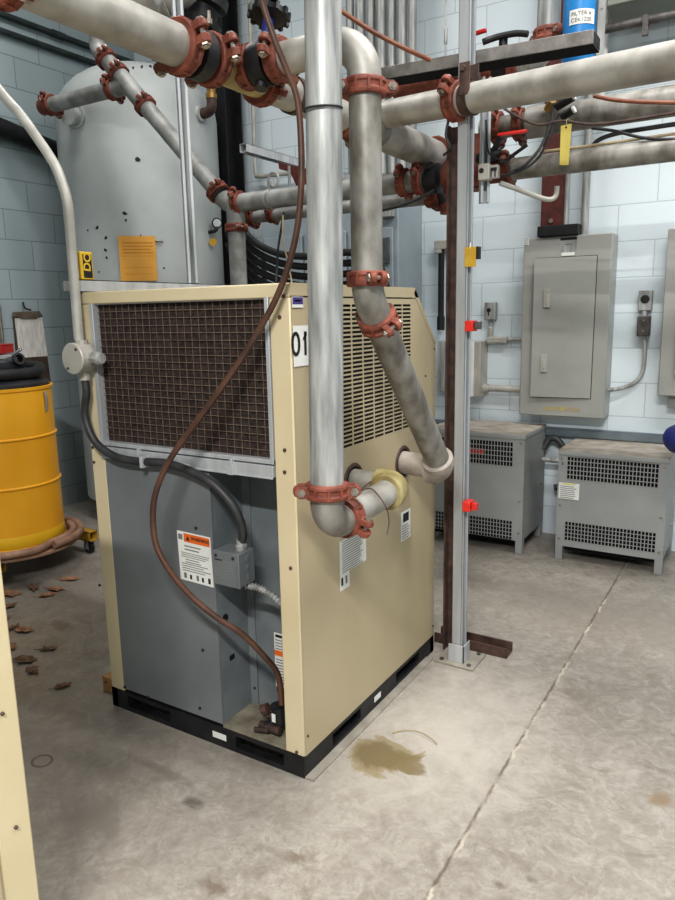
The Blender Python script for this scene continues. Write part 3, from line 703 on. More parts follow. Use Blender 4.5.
# rigid conduit at left, into the round box
CX = -.895; RY = -.035
T = thing('rigid_conduit', 'pale bent metal conduit coming down left of the dryer to a round box', 'conduit', (CX,RY,1.37))
rb = at(83,358,Y=RY); bx = rb.x
top = at(0,91,Y=RY); mid = at(40,142,Y=RY); b1 = at(58,172,Y=RY); b2 = at(67,200,Y=RY); b3 = at(70,228,Y=RY); b4 = at(79,340,Y=RY)
far = top+(top-mid)*((XL+.02-top.x)/(top-mid).x)
pts = [far, top.lerp(far,.6), top.lerp(far,.15), top, at(20,114,Y=RY), mid, at(50,157,Y=RY), b1, b2, b3, at(74,280,Y=RY), b4]
MB().tube(pts, .0165, 16, 6).build('conduit', CREAMPIPE, T)
mb = MB().lathe((bx,RY-.045,rb.z), (0,1,0), [(.001,-.001),(.050,0),(.053,.003),(.053,.009),(.050,.010),(.050,.062),(.046,.066),(.001,.067)], 32)
RB = mb.build('round_box', BOXGREY, T)
mb = MB(); 
for a in (.9,-2.2): mb.lathe((bx+.040*math.cos(a),RY-.046,rb.z+.040*math.sin(a)),(0,-1,0),[(.005,0),(.004,.003)],8)
mb.build('cover_screw', BROWNSTEEL, RB)
MB().cyl((bx+.03,RY,rb.z),(bx+.085,RY,rb.z),.022,n=8).cyl((bx+.075,RY,rb.z),(bx+.095,RY,rb.z),.017).build('hub_fitting', GALV, RB)
MB().cyl((bx,RY,rb.z-.075),(bx,RY,rb.z-.045),.019,n=10).cyl((bx,RY,rb.z+.045),(bx,RY,rb.z+.06),.021,n=10).build('hub_fitting', BOXGREY, RB)
MB().box(-.905,-.893,RY-.0,RY+.03,z_s-.016,z_s+.016).cyl((-.913,RY+.012,z_s),(-.90,RY+.012,z_s),.009,n=8).build('strut_clamp', GALV, T, .001)
# black flexible conduit to the junction box
p0 = V((bx,RY,rb.z-.07))
pts = [p0, p0+V((.002,0,-.05)), at(85,415,Y=-.035), at(94,440,Y=-.035), at(112,455,Y=-.03), at(135,461,Y=-.026), at(165,463,Y=-.026), at(190,471,Y=-.026), at(213,484,Y=-.022), at(231,503,Y=-.012), at(240,520,Y=.0), at(243,535,Y=.008), V((-.225,.012,.745))]
T = thing('flexible_conduit', 'dark grey flexible conduit sweeping below the filter to the small junction box', 'conduit', (bx,RY,1.1))
MB().tube(pts, .0135, 14, 8).build('conduit', DARKPIPE, T)
MB().lathe((-.225,.012,.715),(0,0,1),[(.018,0),(.020,.006),(.020,.022),(.016,.026),(.016,.04)],12).build('connector', GALV, T)
p = at(144,462,Y=-.03); MB().box(p.x-.006,p.x+.006,-.045,-.008,p.z-.018,p.z+.02).build('strap', STRUT, T, .001)
# brown hose
def on(px, py, d): return at(px, py, d=d)
pts = [on(255,-40,1.72), on(262,0,1.76), on(274,38,1.78), on(286,68,1.80), on(297,98,1.82), on(301,140,1.84), on(301,190,1.86), on(295,240,1.89), on(279,292,1.94), on(252,342,2.0), on(222,387,2.05), on(192,428,2.10), on(168,463,2.14), on(154,500,2.16), on(155,540,2.17), on(168,568,2.17), on(190,595,2.18), on(216,617,2.19), on(242,634,2.21), on(264,656,2.25), on(278,675,2.30), V((at(281,690,Y=.045).x,.045,.20))]
tag(MB().tube(pts, lambda t: .0078+.0018*min(1,t*1.5), 12, 6).build('drain_hose', BROWNHOSE), 'long brown rubber hose hanging in a loop in front of the dryer', 'hose')

# ================================================================== HEADER ALONG X BEHIND (Y = 1.45)
YH = 1.45; RH = .047
hl = at(236,203,Y=YH); hr = at(600,171,Y=YH); ZH = 2.03
hl.z = hr.z = ZH
T = thing('header_pipe', 'mid height header pipe running behind the dryer, with 45 degree riser by the tank', 'pipe', (hl.x,YH,ZH))
pipe(T, (hl.x+.03,YH,ZH), (at(425,182,Y=YH).x,YH,ZH), RH, PIPE_H)
pipe(T, (at(500,173,Y=YH).x,YH,ZH), (1.7,YH,ZH), RH-.003, GALV_D)
el = V((at(228,200,Y=YH).x,YH,ZH)); up = at(115,67,Y=YH); du = (up-el).normalized(); du = V((-1,0,1)).normalized().lerp(du,.6).normalized()
up = el+du*((up-el).length)
coupling(T, (hl.x+.02,YH,ZH), (1,0,0), RH, V((0,-.7,.6)), RED_B)
MB().elbow(el, (-1,0,0), du, .1, RH+.001, ext=.01).build('elbow', PIPE_H, T)
coupling(T, el+du*.10, du, RH, V((.5,-.8,.4)), RED_B)
pipe(T, el+du*.09, up-du*.02, RH-.002, PIPE_H)
L1 = (at(146,104,Y=YH)-el).dot(du); coupling(T, el+du*L1, du, RH-.001, V((.5,-.8,.4)), RED)
L2 = (at(119,73,Y=YH)-el).dot(du); coupling(T, el+du*L2, du, RH-.001, V((.5,-.8,.4)), RED)
bc = el+du*((at(127,85,Y=YH)-el).dot(du))
MB().cyl(el+du*(L1-.0),el+du*L2,RH+.002,n=28).cyl(bc,bc+V((-.12,0,-.01)),RH+.001,n=28).build('lateral_tee', PIPE_H, T)
tp = el+du*(L2+.22)
pipe(T, el+du*L2, tp, RH-.002, PIPE_H)
coupling(T, at(103,48,Y=YH)*0+(el+du*(L2+.13)), du, RH-.001, V((.6,-.8,.3)), RED)
MB().elbow(tp, du, (0,0,1), .08, RH, ext=.01).build('elbow', PIPE_H, T)
pipe(T, tp+V((0,0,.03)), tp+V((0,0,1.2)), RH-.002, PIPE_H)
# left branch
xb1 = at(114,88,Y=YH).x; xb0 = at(52,103,Y=YH).x
coupling(T, (xb1-.01,YH,bc.z-.005), (1,0,0), RH-.001, V((0,-.8,.5)), RED)
pipe(T, (xb0,YH,bc.z-.005), (xb1,YH,bc.z-.005), RH-.002, PIPE_H)
coupling(T, (xb0-.01,YH,bc.z-.005), (1,0,0), RH-.001, V((0,-.8,.5)), RED)
MB().cyl((xb0-.02,YH,bc.z-.005),(xb0-.09,YH,bc.z-.005),RH+.001,n=24).build('end_cap', RED, T)
# drop at the tee
xd = at(237,240,Y=YH).x
MB().cyl((xd,YH,ZH+.02),(xd,YH,ZH-.13),RH+.002,n=28).build('drop_tee', PIPE_H, T)
coupling(T, (xd,YH,ZH-.125), (0,0,1), RH, V((.9,-.5,0)), RED)
pipe(T, (xd,YH,ZH-.12), (xd,YH,.02), RH-.001, PIPE_H)
x1, x2 = at(404,185,Y=YH).x, at(416,184,Y=YH).x
coupling(T, (x1,YH,ZH), (1,0,0), RH, V((0,-.8,.6)), RED_B)
coupling(T, (x2+.02,YH,ZH), (1,0,0), RH, V((0,-.8,.6)), RED_B)
xs_ = at(508,173,Y=YH).x
coupling(T, (xs_,YH,ZH), (1,0,0), RH-.002, V((0,-.8,.6)), RED)
pipe(T, (x2+.14,YH,ZH), (xs_,YH,ZH), RH+.002, RED, 'red_spool')
# round hanger on the header
p = at(268,188,Y=YH-.06); mb = MB(); mb.tube([V((p.x,YH,ZH+RH+.045))+V((.030*math.cos(a),-.01,.034*math.sin(a))) for a in [2*PI*i/20 for i in range(20)]], .007, 8, 1, closed=True)
mb.box(p.x-.035,p.x-.02,YH-.02,YH+.0,ZH+RH-.01,ZH+RH+.04); mb.lathe((p.x-.03,YH,ZH),(1,0,0),[(RH,-.015),(RH+.004,-.015),(RH+.004,.015),(RH,.015)],24,caps=False)
tag(mb.build('pipe_hanger', GALV), 'empty round pipe hanger loop on top of the header by the tank', 'pipe hanger')
butterfly((x2+.09,YH,ZH), (1,0,0), RH, (0,.6,-.5), 'black butterfly valve on the header just left of the post', None, plate=False)
# second thinner line just behind and below
T = thing('lower_line', 'thinner grey pipe running just below and behind the header', 'pipe', (-1,1.62,1.96))
y2 = 1.62; xl = at(262,212,Y=y2).x; zl = at(330,203,Y=y2).z-.03
pipe(T, (xl,y2,zl), (at(432,191,Y=y2).x,y2,zl), .030, PIPE_H)
coupling(T, (at(272,211,Y=y2).x,y2,zl), (1,0,0), .030, V((0,-.8,.5)), RED)
coupling(T, (at(250,213,Y=y2).x,y2,zl), (1,0,0), .034, V((0,-.8,.5)), RED, w=.07)
MB().cyl((at(248,213,Y=y2).x,y2,zl),(xl+.02,y2,zl),.032).build('spool', PIPE_H, T)
xe = at(434,191,Y=y2).x
coupling(T, (xe,y2,zl), (1,0,0), .034, V((0,-.8,.5)), RED, w=.07)
MB().cyl((xe,y2,zl),(xe+.08,y2,zl),.033).cyl((xe+.07,y2,zl-.08),(xe+.07,y2,zl+.05),.035).build('end_elbow', RED, T)

# ================================================================== UPPER RIGHT PIPE RUN (big, behind)
YG = 1.56
zg = at(600,112,Y=YG).z
T = thing('rear_main', 'thick grey pipe behind the cross pipe at right with red couplings', 'pipe', (.4,YG,zg))
RG = .058
pipe(T, (at(532,110,Y=YG).x,YG,zg), (1.75,YG,zg), RG, GALV_D)
pipe(T, (at(482,118,Y=YG).x,YG,zg), (at(532,110,Y=YG).x,YG,zg), RG-.012, GALV_D)
MB().lathe((at(526,112,Y=YG).x,YG,zg),(1,0,0),[(RG-.010,0),(RG+.006,.012),(RG+.006,.085),(RG,.1)],28).build('reducer', PIPE_W, T)
for px in (498,520): coupling(T, (at(px,112,Y=YG).x,YG,zg), (1,0,0), RG-.008, V((0,-.8,.6)), RED_B)
pipe(T, (at(476,125,Y=YG).x,YG,zg-.02), (at(476,125,Y=YG).x,YG,1.98), .052, RED, 'red_fitting')
# sensor plugs on it
for (a, b, lb) in (((556,107),(573,97),'upper'),((562,117),(573,110),'lower')):
    T = thing('sensor_plug', 'black sensor plug, the %s of two, under the cross pipe with cable' % lb, 'sensor', at(*a, Y=YG-.1))
    p0, p1 = at(*a, Y=YG-.12), at(*b, Y=YG-.13)
    MB().cyl(p0, p1, .017, n=14).build('plug_body', BLACK, T)
    MB().cyl(p1, p1+(p1-p0).normalized()*.008, .014, n=14).build('plug_tip', WHITE, T)
T = thing('brass_fitting', 'small brass fitting by the black sensor plugs', 'fitting', at(551,106,Y=YG-.1))
MB().cyl(at(548,110,Y=YG-.07), at(553,101,Y=YG-.09), .020, n=8).build('fitting_body', BRASS, T)
# upper valve row on the horizontal behind the beam, fed by the grey vertical pipe
YV = 1.3
vx = at(549,15,Y=YV).x; zv = at(515,66,Y=YV).z
T = thing('filter_riser', 'grey vertical pipe left of the blue filter, elbowed left under the beam', 'pipe', (vx,YV,zv))
pipe(T, (vx,YV,zv+.10), (vx,YV,4.2), .043, GALV)
coupling(T, (vx,YV,at(549,36,Y=YV).z), (0,0,1), .043, V((.9,-.6,0)), RED_B, w=.05)
MB().elbow((vx,YV,zv), (0,0,-1), (-1,0,0), .09, .044, ext=.01).build('elbow', GALV, T)
pipe(T, (at(477,75,Y=YV).x,YV,zv), (vx-.08,YV,zv), .042, GALV)
xa, xb = at(490,71,Y=YV).x, at(514,66,Y=YV).x
coupling(T, (xa,YV,zv), (1,0,0), .042, V((0,-.8,.5)), RED_B)
coupling(T, (xb,YV,zv), (1,0,0), .042, V((0,-.8,.5)), RED_B)
xlow = at(442,82,Y=YV).x
coupling(T, (xlow,YV,zv), (1,0,0), .042, V((0,-.8,.5)), RED_B)
MB().cyl((at(395,90,Y=YV).x,YV,zv),(xa,YV,zv),.040,n=28).build('red_spool', RED, T)
bv = butterfly(((xa+xb)/2,YV,zv), (1,0,0), .042, (0,.1,1), 'black butterfly valve with lever behind the dark beam', None, plate=False)
oo = V(((xa+xb)/2,YV,at(510,38,Y=YV).z)); mb = MB().tube([oo+V((-.07,-.03,-.004)), oo+V((-.02,-.01,.01)), oo+V((.05,0,.012)), oo+V((.10,0,0))], .012, 10, 6); mb.build('lever', BLACK, bv)
# small red lever by the post
p = at(479,33,Y=1.25); T = thing('lever_valve', 'tiny dark red valve lever right of the strut post above the beam', 'valve', p)
MB().bar(p+V((-.03,0,0)), p+V((.03,0,.004)), .016, .014).build('lever', REDPLASTIC, T, .003)
MB().cyl(p+V((-.03,0,-.02)), V((p.x-.03,1.25,zv+.03)), .010, n=10).build('stem', DARKSTEEL, T)
# red handle lower
p = at(510,133,Y=1.35); T = thing('ball_valve', 'ball valve with bright red lever below the cross pipe', 'valve', p)
MB().bar(at(498,135,Y=1.35), at(527,131,Y=1.35), .02, .012).build('lever', REDTAG, T, .003)
MB().tube([at(500,137,Y=1.36), at(494,150,Y=1.38), at(488,160,Y=1.40)], .012, 10, 4).build('stem', BLACK, T)
MB().lathe(at(490,156,Y=1.40),(1,0,.2),[(.012,-.06),(.026,-.05),(.03,-.02),(.03,.03),(.018,.05)],14).build('valve_body', BLACK, T)
MB().cyl(at(498,166,Y=1.38), at(527,145,Y=1.36), .007, n=10).build('rod', BLACK, T)

# blue filter pipe with sign
fx0 = at(580,10,Y=1.22)
T = thing('blue_filter', 'bright blue vertical filter cylinder with white sign above the cross pipe', 'filter', (fx0.x,1.22,2.2))
fr_ = .058
MB().lathe((fx0.x,1.22,2.275),(0,0,1),[(.03,0),(fr_,.03),(fr_,1.2),(.03,1.24)],32).build('housing', BLUEPIPE, T)
vd = (V((CAM.x,CAM.y,0))-V((fx0.x,1.22,0))).normalized(); an0 = math.atan2(vd.y, vd.x)
def arc_pt(a, z, k=.0012): return V((fx0.x+(fr_+k)*math.cos(an0+a), 1.22+(fr_+k)*math.sin(an0+a), z))
zt_, zb_ = at(585,7,Y=1.16).z, at(585,22,Y=1.16).z
mb = MB(); nn = 12
for i in range(nn):
    a, b = -.62+1.6*i/nn, -.62+1.6*(i+1)/nn
    mb.quad(arc_pt(a,zb_), arc_pt(b,zb_), arc_pt(b,zt_), arc_pt(a,zt_))
sg = mb.build('filter_sign', WHITE, T); lab(sg, 'white sign with filter text')
for body, zz in (('FILTER #', zt_-(zt_-zb_)*.3), ('CEK1200', zt_-(zt_-zb_)*.72)):
    to = text('sign_text', body, (0,0,0), (1,0,0), (0,1,0), .0185, BROWNSTEEL, None, -.0003)
    for v in to.data.vertices:
        a = .10+v.co.x/fr_; v.co = arc_pt(a, zz+v.co.y, .002+v.co.z)-V(T['_base'])
    to.parent = sg; 
T = thing('filter_backplate', 'narrow grey flat bar standing right of the blue filter', 'bracket', at(601,30,Y=1.2))
gp = at(601,30,Y=1.2); MB().box(gp.x-.013,gp.x+.013,1.2,1.206,at(600,57,Y=1.2).z,3.4).lathe((gp.x,1.199,at(600,8,Y=1.2).z),(0,-1,0),[(.004,0),(.004,.002)],8).build('bar', GALV, T)

# small strut stub with junction box and cables under the cross pipe
ux = at(485,150,Y=1.2).x
T = thing('strut_stub', 'short vertical strut stub right of the post below the cross pipe', 'strut', (ux,1.2,2.0))
strut(MB(), (ux,1.2,at(485,203,Y=1.2).z), (ux,1.2,2.33), .036, (.6,-1,0), up=(0,1,0)).build('strut', STRUT, T)
p = at(486,173,Y=1.17); T = thing('junction_box', 'small pale square box on the short strut stub', 'junction box', p)
MB().box(p.x-.022,p.x+.024,1.14,1.178,p.z-.030,p.z+.030).build('box_body', BOXGREY, T, .003)
MB().lathe((p.x-.008,1.14,p.z+.005),(0,-1,0),[(.010,0),(.010,.001)],14).build('knockout', INK, T)
MB().box(p.x+.024,p.x+.056,1.146,1.172,p.z-.026,p.z+.022).build('terminal', BOXGREY, T, .002)
MB().box(p.x+.028,p.x+.052,1.143,1.146,p.z-.0,p.z+.012).box(p.x+.028,p.x+.032,1.143,1.146,p.z-.022,p.z+.0).box(p.x+.044,p.x+.048,1.143,1.146,p.z-.022,p.z+.0).build('terminal_slots', INK, T)
def cable(label, pts, r, mt, name='cable', group=None, cat='cable'):
    return tag(MB().tube(pts, r, 10, 8).build(name, mt), label, cat, group)
cable('bent grey conduit arm from the small box under the header', [at(500,183,Y=1.2), at(520,190,Y=1.25), at(545,199,Y=1.3), at(555,197,Y=1.32), at(557,186,Y=1.32)], .010, CREAMPIPE)
cable('black cable looping from the upper sensor plug down to the small box', [at(554,104,Y=1.44), at(550,125,Y=1.38), at(540,148,Y=1.3), at(525,165,Y=1.25), at(510,173,Y=1.2), at(500,178,Y=1.18)], .006, RUBBER)
cable('black cable looping from the lower sensor plug down to the small box', [at(559,114,Y=1.43), at(548,140,Y=1.36), at(538,158,Y=1.3), at(522,170,Y=1.24), at(502,176,Y=1.17)], .005, RUBBER)
cable('dark brown wire crossing below the cross pipe by red couplings', [at(500,106,Y=1.3), at(520,118,Y=1.3), at(540,125,Y=1.32), at(562,121,Y=1.36), at(600,124,Y=1.4), at(680,112,Y=1.4)], .005, BROWNSTEEL)
cable('thin grey wire curling off the post toward the small box', [at(486,120,Y=1.18), at(488,150,Y=1.17), at(496,158,Y=1.17), at(508,163,Y=1.16), at(512,172,Y=1.16)], .004, DARKPIPE)
cable('reddish brown cable along the rear main at right edge', [at(594,96,Y=1.4), at(615,100,Y=1.4), at(645,102,Y=1.4), at(690,103,Y=1.4)], .0075, COPPER)
cable('black cable sagging across at right below the rear main', [at(592,128,Y=1.42), at(615,131,Y=1.42), at(645,138,Y=1.42), at(690,140,Y=1.42)], .006, RUBBER)
cable('grey thin conduit curving down at right behind the header', [at(690,122,Y=1.6), at(650,128,Y=1.6), at(615,134,Y=1.6), at(596,142,Y=1.6), at(590,155,Y=1.6), at(589,168,Y=1.6)], .009, DARKPIPE)
cable('tan cable lying along the top of the header at right', [V((at(540,160,Y=YH).x,YH-.01,ZH+.052)), V((at(600,155,Y=YH).x,YH,ZH+.052)), V((at(690,148,Y=YH).x,YH,ZH+.056))], .006, TANCABLE)
T = thing('yellow_tag', 'long pale yellow tag hanging beside the sensor cables', 'tag', at(565,130,Y=1.34))
c_ = at(565,145,Y=1.34); MB().prism([c_+V((-.019,0,.073)),c_+V((.022,0,.075)),c_+V((.016,0,-.076)),c_+V((-.018,0,-.072))],(0,.002,0)).build('tag_card', YTAG, T)
MB().lathe(c_+V((.002,-.0005,.064)),(0,-1,0),[(.004,0),(.004,.001)],10).build('tag_eyelet', INK, T)
tg_top = c_+V((.002,0,.066)); MB().tube([tg_top, tg_top+V((0,.01,.03)), V((tg_top.x,1.42,zg-.05))],.0015,6,4).build('tag_string', TANCABLE, T)
# thin rod with turnbuckle above beam
p = at(446,10,Y=1.05); T = thing('threaded_rod', 'thin hanging rod with coupling nut left of the post top', 'rod', p)
MB().cyl((p.x,1.05,BM_Z+.036),(p.x,1.05,4.3),.004,n=8).build('rod', GALV, T)
MB().lathe((p.x,1.05,at(446,38,Y=1.05).z-.02),(0,0,1),[(.006,0),(.008,.006),(.008,.05),(.006,.056)],8).build('coupling_nut', GALV, T)
# brown cable from top going right behind
cable('twin brown cable slanting from the riser top down to the beam', [at(334,6,Y=.75), at(370,30,Y=.8), at(400,46,Y=.85), at(430,60,Y=.95)], .008, COPPER)
# black cord by Y-pipe
cable('black cord drooping behind the drop pipe to the header valve', [at(375,212,Y=1.35), at(400,206,Y=1.36), at(420,198,Y=1.37), at(434,190,Y=1.38)], .006, RUBBER)
cable('grey cord loop on the post below the cross pipe coupling', [at(449,118,Y=.93), at(446,135,Y=.92), at(450,148,Y=.93), at(444,155,Y=1.0)], .005, DARKPIPE)

# ================================================================== BACK WALL ELECTRICAL
YP = YB-.16
a, b_, c_, d_ = at(523,238,Y=YP), at(614,233,Y=YP), at(603,418,Y=YP), at(520,415,Y=YP)
x0, x1 = (a.x+d_.x)/2, (b_.x+c_.x)/2; z0, z1 = (c_.z+d_.z)/2, (a.z+b_.z)/2
T = thing('panelboard', 'large grey panelboard cabinet on the wall, door ajar', 'electrical panel', ((x0+x1)/2,YP+.08,z0))
MB().box(x0,x1,YP,YB-.002,z0,z1).build('enclosure', PANELGREY, T, .006)
da, db = at(536,259,Y=YP).x, at(597,258,Y=YP).x; dzt, dzb = at(536,259,Y=YP).z, at(533,396,Y=YP).z
dr = MB().prism([(da,YP-.035,dzb),(db,YP-.004,dzb),(db,YP-.001,dzb),(db,YP-.001,dzt),(db,YP-.004,dzt),(da,YP-.004,dzt)][:0] or [(da,YP-.032,dzb),(db,YP-.006,dzb),(db,YP-.0015,dzb),(da,YP-.027,dzb)], (0,0,dzt-dzb)).build('door', PANELGREY, T, .001)
MB().box(da-.004,db+.004,YP-.002,YP-.0005,dzb-.004,dzt+.004).build('door_opening', mat('panel_shadow_gap',(70,70,66),(60,60,56),.6), T)
for (px,py) in ((547,298),(544,363)):
    p = at(px,py,Y=YP-.03); MB().box(p.x-.020,p.x+.018,YP-.036,YP-.022,p.z-.055,p.z+.05).box(p.x-.008,p.x+.008,YP-.039,YP-.034,p.z-.035,p.z+.02).build('latch', BOXGREY, dr, .002)
p = at(568,246,Y=YP); npl = sticker('name_plate', (p.x-.045,YP,p.z+.05), (.095,0,0), (0,0,-.085), (0,-1,0), [(.02,.2,.0,1,1),(.45,.52,.3,.7,2)], T, bg=GALV); MB().box(p.x-.035,p.x+.04,YP-.004,YP-.0002,p.z-.055,p.z-.036).build('label_strip', WHITE, npl)
p = at(526,243,Y=YP); sticker('corner_sticker', (p.x-.012,YP,p.z+.03), (.03,0,0), (0,0,-.045), (0,-1,0), lines(.1,.9,4), T)
p = at(543,408,Y=YP); MB().box(p.x,p.x+.22,YP-.0012,YP-.0002,p.z-.013,p.z+.012).build('tape_residue', mat('old_tape',(178,160,112),(150,146,132),.7,scale=30), T)
# black block + maroon channel over the panel
bz = (at(538,235,Y=2.72).z+at(579,225,Y=2.72).z)/2; bx0, bx1 = at(538,235,Y=2.72).x, at(579,225,Y=2.72).x
tag(MB().box(bx0,bx1,2.70,2.86,z1+.002,z1+.062).build('bracket_block', BLACK, None, .004), 'black block sitting on top of the panelboard', 'bracket')
mx0, mx1 = at(541,215,Y=2.75).x, at(562,215,Y=2.75).x
T = thing('maroon_channel', 'maroon steel channel rising from the black block above the panelboard', 'steel channel', ((mx0+mx1)/2,2.8,z1+.063))
MB().box(mx0,mx1,2.745,2.755,z1+.063,4.5).box(mx0,mx0+.01,2.755,2.83,z1+.063,4.5).box(mx1-.01,mx1,2.755,2.83,z1+.063,4.5).build('channel', MAROON, T, .002)
p = at(551,221,Y=2.745); MB().lathe((p.x,2.745,p.z),(0,-1,0),[(.014,0),(.014,.008)],6).build('bolt', BOLT, T)
def vconduit(px, py, r, y, lb, z_lo, mt=GALV):
    x = at(px,py,Y=y).x; return tag(MB().cyl((x,y,z_lo),(x,y,4.4),r,n=14).build('wall_conduit', mt), lb, 'conduit')
vconduit(566,215,.017,2.8,'grey conduit beside the maroon channel, dropping into the panelboard',z1+.06)
vconduit(585,215,.022,2.8,'thicker grey conduit right of the black block, dropping into the panelboard',z1)
vconduit(606,10,.02,2.78,'white vertical conduit at top right behind the blue filter',2.45,WHITE)
# pull switch box
p = at(490,311,Y=YB-.05); T = thing('key_switch', 'small grey key switch box on wall left of the panelboard', 'switch', p)
MB().box(p.x-.035,p.x+.035,YB-.06,YB-.002,p.z-.055,p.z+.055).build('box_body', GALV, T, .004)
MB().lathe((p.x-.005,YB-.06,p.z+.005),(0,-1,0),[(.014,0),(.013,.003)],16).box(p.x-.008,p.x-.002,YB-.064,YB-.06,p.z-.03,p.z).build('key_slot', INK, T)
MB().cyl((p.x,YB-.03,p.z-.055),(p.x,YB-.03,p.z-.10),.014,n=12).build('nipple', GALV, T)
q = at(492,337,Y=YB-.03); 
MB().box(p.x-.02,p.x+.115,YB-.055,YB-.005,p.z-.205,p.z-.165).cyl((p.x,YB-.03,p.z-.18),(p.x,YB-.03,p.z-.10),.020,n=12).build('conduit_body', BOXGREY, T, .006)
MB().cyl((p.x+.11,YB-.03,p.z-.182),(x0,YB-.03,p.z-.182),.014,n=12).build('conduit', GALV, T)
# disconnect box behind post
p = at(476,371,Y=YB-.12); T = thing('disconnect_box', 'pale grey disconnect box on wall behind the strut post', 'electrical box', p)
MB().box(p.x-.16,p.x+.035,YB-.14,YB-.002,p.z-.165,p.z+.19).build('box_body', BOXGREY, T, .004)
MB().box(p.x-.16,p.x-.005,YB-.155,YB-.14,p.z-.165,p.z+.19).build('cover', WHITE, T, .003)
MB().cyl((p.x+.03,YB-.06,p.z-.115),(p.x+.065,YB-.06,p.z-.115),.03,n=14).cyl((p.x+.06,YB-.06,p.z-.115),(x0,YB-.06,p.z-.115),.022,n=14).build('conduit', CREAMPIPE, T)
p = at(440,248,Y=YB-.06); tag(MB().box(at(437,371,Y=YB-.1).x,at(448,371,Y=YB-.1).x-.0,YB-.10,YB-.002,at(440,392,Y=YB-.1).z,at(440,341,Y=YB-.1).z).build('wall_box', GALV, None, .003), 'plain grey wall box just left of the strut post below the black pole', 'electrical box')
p = at(440,248,Y=YB-.06); T = thing('wall_pole', 'black upright pole with beige bracket on the wall left of the post', 'pole', p)
q = at(443,330,Y=YB-.06)
MB().cyl((p.x+.01,YB-.06,q.z),(p.x+.01,YB-.06,p.z+.02),.020,n=14).build('pole', BLACK, T)
MB().cyl((p.x+.01,YB-.06,q.z-.0),(p.x+.01,YB-.06,q.z+.09),.026,n=14).build('foot_sleeve', BLACK, T)
MB().box(p.x-.03,p.x+.07,YB-.09,YB-.002,p.z-.01,p.z+.045).box(p.x-.02,p.x+.02,YB-.09,YB-.01,p.z-.035,p.z-.01).build('bracket', BOXGREY, T, .004)
# outlet with conduit
p = at(645,301,Y=YB-.05); T = thing('outlet', 'grey metal outlet boxes stacked on the wall right of the panelboard', 'outlet', p)
MB().box(p.x-.036,p.x+.036,YB-.05,YB-.002,p.z-.055,p.z+.06).build('upper_box', GALV, T, .005)
MB().lathe((p.x,YB-.05,p.z+.01),(0,-1,0),[(.024,0),(.024,.003),(.018,.005)],20).build('socket', INK, T)
MB().cyl((p.x,YB-.03,p.z-.055),(p.x,YB-.03,p.z-.085),.018,n=12).build('nipple', GALV, T)
MB().box(p.x-.034,p.x+.034,YB-.06,YB-.002,p.z-.20,p.z-.085).build('lower_box', DARKSTEEL, T, .005)
for k in (-.03,0,.03): MB().lathe((p.x,YB-.06,p.z-.14+k),(0,-1,0),[(.005,0),(.005,.002)],10).build('screw', INK if k==0 else BOLT, T)
pts = [V((p.x,YB-.03,p.z-.20)), at(645,345,Y=YB-.03), at(643,370,Y=YB-.03), at(635,382,Y=YB-.03), at(622,388,Y=YB-.04), V((x1+.0,YB-.05,at(610,390,Y=YB-.05).z))]
MB().tube(pts, .012, 12, 6).build('conduit', GALV, T)
# next panel at the right edge
a = at(666,262,Y=YP); c_ = at(662,396,Y=YP)
T = thing('second_panelboard', 'grey panelboard cut off by the right edge of the photo', 'electrical panel', (a.x+.3,YP+.08,c_.z))
MB().box(a.x,a.x+.6,YP,YB-.002,c_.z,at(668,225,Y=YP).z-.02).build('enclosure', PANELGREY, T, .006)
MB().box(a.x+.08,a.x+.5,YP-.02,YP-.002,c_.z+.12,c_.z+.9).build('door', PANELGREY, T, .002)
tag(MB().box(a.x+.05,a.x+.6,YB-.10,YB-.002,c_.z-.075,c_.z-.004).build('wireway', GREYPAINT, None, .003), 'grey wireway strip directly under the cut off right panelboard', 'wireway')
# upper right: duct, dark pipe
zd = at(640,30,Y=2.6).z
T = thing('dark_pipe', 'dark pipe with hanger clip running along the wall top right', 'pipe', (.5,2.6,zd))
zd = at(640,22,Y=2.6).z
pipe(T, (at(601,30,Y=2.6).x,2.6,zd), (2.6,2.6,zd), .022, DARKSTEEL)
p = at(645,25,Y=2.57); MB().box(p.x-.014,p.x+.014,2.572,2.60,zd-.075,zd+.02).lathe((p.x,2.6,zd),(1,0,0),[(.022,-.012),(.028,-.012),(.028,.012),(.022,.012)],20,caps=False).build('hanger_clip', DARKSTEEL, T, .001)
p = at(612,18,Y=2.7); q_ = at(612,0,Y=2.7)
tag(MB().prism([(p.x,2.55,zd+.09),(2.6,2.55,zd+.09),(2.6,2.80,zd+.05),(p.x,2.80,zd+.05),(p.x,2.80,zd+.5),(p.x,2.55,zd+.5)][:4], (0,0,.45)).build('sheet_duct', GREYDUCT, None, .006), 'grey green sheet metal duct along the wall above the dark pipe', 'duct')

